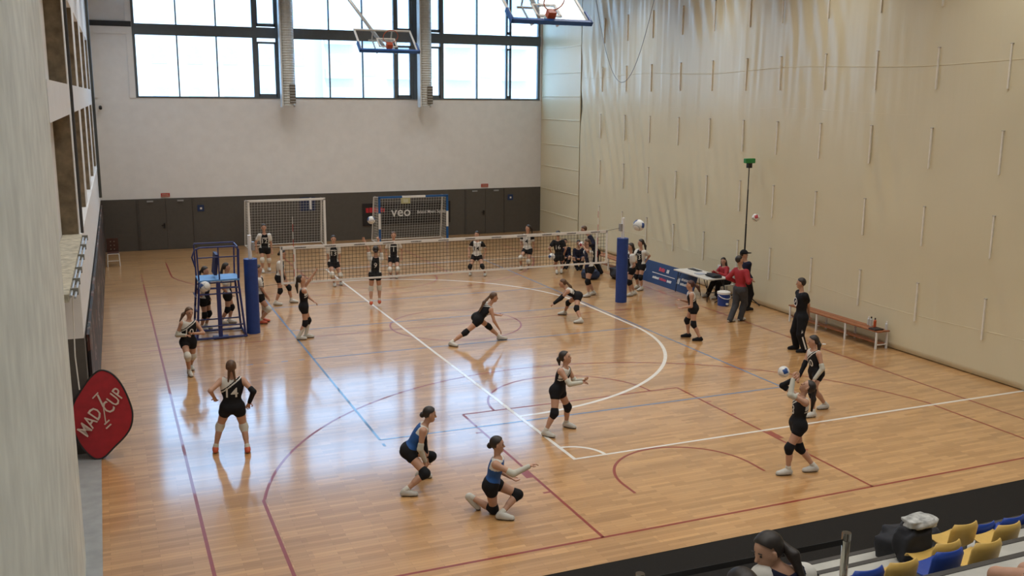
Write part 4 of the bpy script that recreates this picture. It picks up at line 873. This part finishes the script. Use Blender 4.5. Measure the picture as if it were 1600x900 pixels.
person('adult in dark jacket and trousers bending over the seated group', [(930, 429), (937, 428)], (931, 393), (921, 368), (912, 359), [W(14.47, 18.555, 1.08), W(14.59, 18.80, 1.08)], -85, 1.78, jersey='track', lower='trousers', hair='short', haircol=HAIRB, shoes='black')
s1 = person('seated person in dark clothes beside player number 16', [(885, 420), (880, 420)], (883, 403, .45), (883, 387, .38), (883, 378, .34), [(885, 402, .15), (881, 402, .15)], 0, 1.5, seated=True, jersey='track', lower='trousers', hair='pony', shoes='black')
s2 = person('seated person in dark clothes next to the bending adult', [(907, 422), (902, 422)], (904, 405, .45), (904, 389, .38), (904, 380, .34), [(906, 404, .15), (902, 404, .15)], 0, 1.5, seated=True, jersey='track', lower='trousers', hair='short', shoes='black')
person('player in navy with raised forearms at the right net end', [(918, 464), (926, 461)], (921, 418), (919, 392), (917, 380), [(912, 386, -.2), (922, 393, -.2)], -60, 1.72, jersey='navy', pads='black', hair='bun', haircol=HAIRB, sleeves=(None, 'white'), group=FAR)
person('player half hidden behind the right blue post', [(984, 463), (990, 461)], (986, 420), (986, 397), (985, 386), [(984, 423, -.1), (990, 419, .1)], -70, 1.68, jersey='blackws', pads='black', pony=(989, 398), group=FAR)
person('player with hands on hips in front of the curtain', [(1001, 454), (995, 451)], (1001, 414), (1002, 391), (1001, 380), [(1008, 410, .02), (996, 411, 0)], -45, 1.70, hface=-70, jersey='blackws', num=('13', 'front'), pads='black', elbow=((1018, 399, .15), (989, 402, 0)), pony=(1009, 394), group=FAR)
person('player crouching low with long brown ponytail and black sleeves', [(905, 505), (880, 492)], (902, 462), (885, 453), (879, 443), [(863, 477, -.1), (864, 475, .12)], -88, 1.68, jersey='black', pads='black', pony=(896, 459), haircol=HAIRB, sleeves=('black', 'black'), group=NEAR)
person('player lunging sideways with long brown hair over black jersey', [(783, 531), (707, 541)], (747, 497), (765, 477), (772, 465), [(777, 492, .2), (780, 514, -.15)], 115, 1.70, hface=95, jersey='black', pads='black', pony=(749, 487, -.1), haircol=HAIRB, toes=(100, 60), group=NEAR)
person('player with forearms joined ready to receive by the white corner', [(888, 668), (855, 682)], (872, 608), (883, 575), (884, 559), [(911, 594, 0), (908, 598, -.1)], 65, 1.70, hface=75, hpitch=18, jersey='black', pads='black', pony=(874, 570), sleeves=('white', 'white'), elbow=((902, 592, .1), (884, 597, -.25)), group=NEAR)
person('player in blue jersey leaning forward with hands by the knees', [(660, 747), (637, 775)], (640, 702), (664, 665), (672, 648), [(667, 717, .15), (664, 720, -.12)], 88, 1.70, jersey='blue', pads='black', hair='bun', sleeves=('black', 'white'), group=NEAR)
person('player in blue jersey lunging with one arm stretched forward', [(787, 812), (735, 796)], (769, 754), (778, 716), (778, 695), [(798, 746, .2), (826, 729, -.15)], 82, 1.70, jersey='blue', pads='black', hair='bun', sleeves=(None, 'white'), knee=((798, 781, 0), (768, 783, 0)), heel=(0, .13), group=NEAR)
person('setter tilting her head back with both hands under the ball', [(1227, 742), (1268, 737)], (1247, 661), (1253, 620), (1261, 605), [(1239, 593, -.12), (1241, 592, .1)], -65, 1.72, hface=-85, hpitch=32, jersey='black', num=('3', 'front'), pads='black', pony=(1268, 642), sleeves=('white', 'black'), elbow=((1240, 617, -.2), (1225, 612, .2)), group=NEAR)
person('player behind the setter with one black and one white sleeve', [(1267, 652), (1287, 639)], (1275, 580), (1272, 548), (1270, 534), [(1273, 592, -.25), (1248, 590, -.05)], -55, 1.68, hface=-70, jersey='black', num=('10', 'front'), pads=('black', None), sleeves=('white', 'black'), pony=(1279, 552), group=NEAR)
person('player in black shoes with reddish ponytail near the cooler', [(1091, 533), (1073, 527)], (1083, 479), (1079, 457), (1078, 446), [(1067, 481, -.1), (1065, 469, .12)], -82, 1.68, jersey='black', pads='black', shoes='black', socks=False, pony=(1093, 456), haircol=mat('hair_red', (.06, .02, .015), .5), group=NEAR)
co = person('man in black t-shirt and striped track trousers before the bench', [(1254, 551), (1241, 546)], (1252, 494), (1253, 457), (1251, 443), [(1264, 489, .12), (1262, 490, .2)], -68, 1.82, jersey='tee', lower='trousers', shoes='black', hair='short', wide=1.15, elbow=((1270, 476, .0), (1252, 476, .4)), hface=-85)
person('man in red jumper and dark jeans facing the curtain', [(1142, 503), (1158, 501)], (1157, 451), (1158, 421), (1156, 407), [(1150, 440, .2), (1173, 437, 0)], 140, 1.78, jersey='red', lower='jeans', hair='short', hface=110, shoes='white', wide=1.08)
wm = person('woman in red jacket sitting behind the white table', [(16.46, 13.54, 0), (16.36, 13.9, 0)], W(16.88, 13.62, .54), W(16.8, 13.65, .98), W(16.77, 13.66, 1.15), [W(16.52, 13.5, .82), W(16.5, 13.8, .82)], -54, 1.6, seated=True, hface=-15, jersey='red', lower='trousers', hair='long')
person('person in black cap standing behind the man in red', [(1161, 486), (1169, 485)], (1166, 436), (1166, 409), (1163, 398), [(1175, 437, -.1), (1163, 437, .1)], 120, 1.74, hface=80, jersey='track', lower='trousers', hair='cap', shoes='black')
person('player behind the ladder side of the referee stand', [(324, 514), (317, 516)], (320, 468), (321, 437), (321, 424), [(327, 464, .1), (317, 465, -.1)], 60, 1.68, jersey='blackws', pads='black', hair='pony', group=FAR)
person('player with long dark ponytail seen through the referee stand', [(361, 505), (348, 507)], (356, 459), (354, 431), (354, 418), [(361, 458, .12), (357, 460, -.12)], 88, 1.68, jersey='blackws', pads='black', pony=(346, 440), group=FAR)
person('player with orange shoes beside the left blue post', [(413, 503), (409, 506)], (406, 461), (405, 434), (404, 421), [(415, 462, .12), (418, 464, -.1)], 82, 1.68, jersey='blackws', pads='white', shoes='orange', hair='bun', group=FAR)
# seats under the sitting people
def seat_under(q, name, label, m, wx, wy):
    P_ = q['P']; h_ = max(.2, float(P_[2])-.105); r_ = tag(empty(name, (P_[0], P_[1], 0)), label, 'chair' if 'chair' in name else 'stool')
    box('seat', -wx, wx, -wy, wy, h_-.03, h_, m, r_, bevel=.008)
    for a_ in (-1, 1):
        for b_ in (-1, 1): bb_ = MB(); bb_.tube([(a_*(wx-.03), b_*(wy-.03), h_-.03), (a_*wx, b_*wy, 0)], .013, 6); bb_.obj('leg', mat('chair_metal'), r_)
    return r_, h_
seat_under(s1, 'stool', 'low brown stool under the seated person beside number 16', WOODB, .13, .11); seat_under(s2, 'stool', 'low brown stool under the seated person by the bending adult', WOODB, .13, .11)
r_, h_ = seat_under(wm, 'folding_chair', 'white folding chair the woman in red sits on', WHITE, .19, .19); bx_ = -wm['fT']*.165; bb_ = MB(); e1 = wm['sT']*.19; e1[2] = 0; bx_[2] = 0
bb_.add([bx_-e1+np.array([0, 0, h_+.16]), bx_+e1+np.array([0, 0, h_+.16]), bx_*1.15+e1+np.array([0, 0, h_+.42]), bx_*1.15-e1+np.array([0, 0, h_+.42])], [(0, 1, 2, 3)]); o_ = bb_.obj('backrest', WHITE, r_); o_.modifiers.new('thickness', 'SOLIDIFY').thickness = .02
for sg in (-1, 1): bb_ = MB(); bb_.tube([bx_+e1*sg+np.array([0, 0, h_-.02]), bx_*1.15+e1*sg+np.array([0, 0, h_+.42])], .012, 6); bb_.obj('back_post', mat('chair_metal'), r_)
# white side stripe and round chest emblem of the man in black
r = co['root']; o3 = co['org']
b = MB(); hp_, kn_, an_ = co['hips'][0], co['kn'][0], co['ank'][0]; out = nrm(np.cross(nrm(kn_-hp_), co['fT'])); out = out if out@(-co['sT']) > 0 else -out
pts = [hp_+out*.125-o3, (hp_+kn_)/2+out*.112-o3, kn_+out*.096-o3, (kn_+an_)/2+out*.09-o3, an_+out*.082-o3]
b.add([q for p in pts for q in (p-co['fT']*.018, p+co['fT']*.018)], [(2*i, 2*i+1, 2*i+3, 2*i+2) for i in range(4)]); b.obj('side_stripe', WHITE, r)
ec = co['N']-co['up']*.22+co['fT']*.165-co['sT']*.02-o3
def disc(name, rad, off, m, n=24, c2=(0, 0)):
    b = MB(); c = ec+co['fT']*off+co['sT']*c2[0]+co['up']*c2[1]; b.add([c+(co['sT']*math.cos(2*math.pi*k/n)+co['up']*math.sin(2*math.pi*k/n))*rad for k in range(n)], [tuple(range(n))]); b.obj(name, m, r)
disc('chest_emblem', .115, 0, WHITE); disc('emblem_centre', .085, .003, JB); disc('emblem_mark', .03, .006, WHITE, 10, (-.02, .02)); disc('emblem_mark', .02, .006, WHITE, 8, (.03, -.02))

# spectators on the stand
def tz(k): return RISE*(k+1)
hd_ = depth(1199, 863, 6.4); nk_ = depth(1226, 889, 6.4)
person('spectator with long dark ponytail turning round in white and navy jersey', [(hd_[0]-.1, -5.98, tz(4)), (hd_[0]+.14, -5.98, tz(4))], W(hd_[0]+.06, -6.5, tz(5)+.315), nk_, hd_, [W(hd_[0]-.22, -6.28, tz(5)+.42), W(hd_[0]+.24, -6.28, tz(5)+.42)], -150, 1.7, base=(hd_[0], -6.5, tz(4)), hface=-50, hpitch=2, jersey='navy', lower='trousers', hair='pony', pony=depth(1256, 908, 6.34), vox=.0065, num=('11', 'back'), seated=True)
seat(hd_[0]+.06, 5, YEL, 'yellow plastic seat under the ponytailed spectator', -.3)
h2_ = depth(1157, 922, 5.2)
person('spectator with glossy black hair one row behind the ponytailed girl', [(h2_[0]-.1, -6.78, tz(5)), (h2_[0]+.12, -6.78, tz(5))], W(h2_[0], -7.3, tz(6)+.315), W(h2_[0], -7.37, h2_[2]-.165), h2_, [W(h2_[0]-.2, -7.15, tz(6)+.4), W(h2_[0]+.2, -7.15, tz(6)+.4)], -145, 1.64, base=(h2_[0], -7.3, tz(5)), jersey='white', lower='trousers', hair='bun', vox=.008, seated=True)
seat(h2_[0], 6, YEL, 'yellow plastic seat under the black haired spectator', -.3)
kk = depth(1560, 893, 7.2)
person('spectator with bare bent legs sitting at the edge of the stand', [(kk[0]-.1, kk[1]+.04, tz(5)), (kk[0]+.12, kk[1]+.04, tz(5))], W(kk[0], -7.08, tz(6)+.31), W(kk[0]+.02, -7.12, tz(6)+.76), W(kk[0]+.02, -7.08, tz(6)+.94), [W(kk[0]-.24, -6.98, tz(6)+.3), W(kk[0]+.26, -6.98, tz(6)+.3)], -133, 1.74, base=(kk[0], -6.8, tz(5)), jersey='navy', lower='shorts', pads=None, vox=.009, seated=True)
seat(kk[0], 6, SBL, 'blue plastic seat under the bare legged spectator', -.14)

def sx(u, v, k): return float(on_y(u, v, SY-RUN*k-.6)[0])
seat(sx(1465, 860, 1), 1, YEL, 'yellow plastic seat beside the black bags', -.54); seat(sx(1568, 850, 1), 1, YEL, 'yellow plastic seat beside the blue seats', -.45)
seat(sx(1522, 862, 1), 1, YEL, 'yellow plastic seat between bags and blue seats', -.25)
seat(sx(1520, 842, 0), 0, SBL, 'blue plastic seat in the lowest row beside the bags', -.55); seat(sx(1566, 830, 0), 0, SBL, 'blue plastic seat in the lowest row behind yellow seat', -.55); seat(sx(1603, 826, 0), 0, SBL, 'blue plastic seat at the far end of the lowest row', -.55)
seat(sx(1405, 893, 2), 2, YEL, 'yellow plastic seat one row up from the bags'); seat(sx(1535, 880, 2), 2, YEL, 'yellow plastic seat one row up beside the bare knees'); seat(sx(1352, 893, 2), 2, SBL, 'blue plastic seat one row up beside the barrier post'); seat(sx(1474, 899, 2), 2, SBL, 'blue plastic seat one row up between yellow seats'); seat(sx(1295, 897, 2), 2, YEL, 'yellow plastic seat one row up behind the barrier post')
p0 = (7.64, SY-RUN-.175, 0)
o = lump('sports_bag', (p0[0], SY-RUN-.175, RISE*2), (.22, .14, .22), DKF, 'black sports backpack on the stand beside yellow seat', 'bag', 3); strap(o, (.22, .14, .19), BLACK)
o = lump('sports_bag', (p0[0]+.55, SY-.4, RISE), (.42, .25, .22), DKF, 'long black holdall on the lowest row of the stand', 'bag', 5); strap(o, (.42, .25, .22), BLACK)
lump('jacket_bundle', (p0[0]+.06, SY-RUN-.19, RISE*2+.43), (.2, .13, .06), mat('white_cloth', (.42, .42, .40), .8, var=.5, scale=9), 'crumpled white and black jacket lying on the backpack', 'jacket', 8)
o = lump('sports_bag', (15.35, 17.6, 0), (.3, .45, .2), DKF, 'black kit bag on the floor by the far bench', 'bag', 6); strap(o, (.3, .45, .2), BLACK)
o = lump('sports_bag', (14.35, 18.0, 0), (.26, .3, .16), mat('navy_fabric', (.015, .025, .06), .8), 'navy kit bag in front of the seated group', 'bag', 7); strap(o, (.3, .35, .18), BLACK)
# belt barrier
pb = depth(1323, 832, 7.6); k_ = int((SY-pb[1])/RUN); zb = RISE*(k_+1)-.12
r = tag(empty('barrier_post', (pb[0], pb[1], zb)), 'chrome belt barrier post on the stand stairs', 'barrier'); hb = float(pb[2]-zb)
b = MB(); b.cyl((0, 0, .02), .032, hb-.05, 20); b.obj('pole', mat('chrome', (.7, .68, .62), .12, metal=1), r, smooth=True); b = MB(); b.cyl((0, 0, hb-.06), .036, .06, 20); b.obj('head', mat('chrome_dark', (.3, .29, .27), .2, metal=1), r); b = MB(); b.cyl((0, 0, 0), .16, .02, 24); b.obj('base', mat('chrome_dark'), r)
e = depth(1000, 905, 7.6); z2 = RISE*(int((SY-e[1])/RUN)+1)
r2 = tag(empty('barrier_post', (e[0], e[1], z2)), 'chrome belt barrier post holding the other end of the belt', 'barrier'); h2 = float(e[2]-z2)+.05
b = MB(); b.cyl((0, 0, .02), .032, h2-.05, 20); b.obj('pole', mat('chrome'), r2, smooth=True); b = MB(); b.cyl((0, 0, h2-.06), .036, .06, 20); b.obj('head', mat('chrome_dark'), r2); b = MB(); b.cyl((0, 0, 0), .16, .02, 24); b.obj('base', mat('chrome_dark'), r2)
e = e-np.array([pb[0], pb[1], zb])
bb = MB(); t0 = np.array([0, 0, hb-.05]); bb.add([t0, t0+[0, 0, -.05], np.array(e)+[0, 0, -.05], np.array(e)], [(0, 1, 2, 3)]); bo = bb.obj('belt', BLACK, r); bo.modifiers.new('thickness', 'SOLIDIFY').thickness = .003
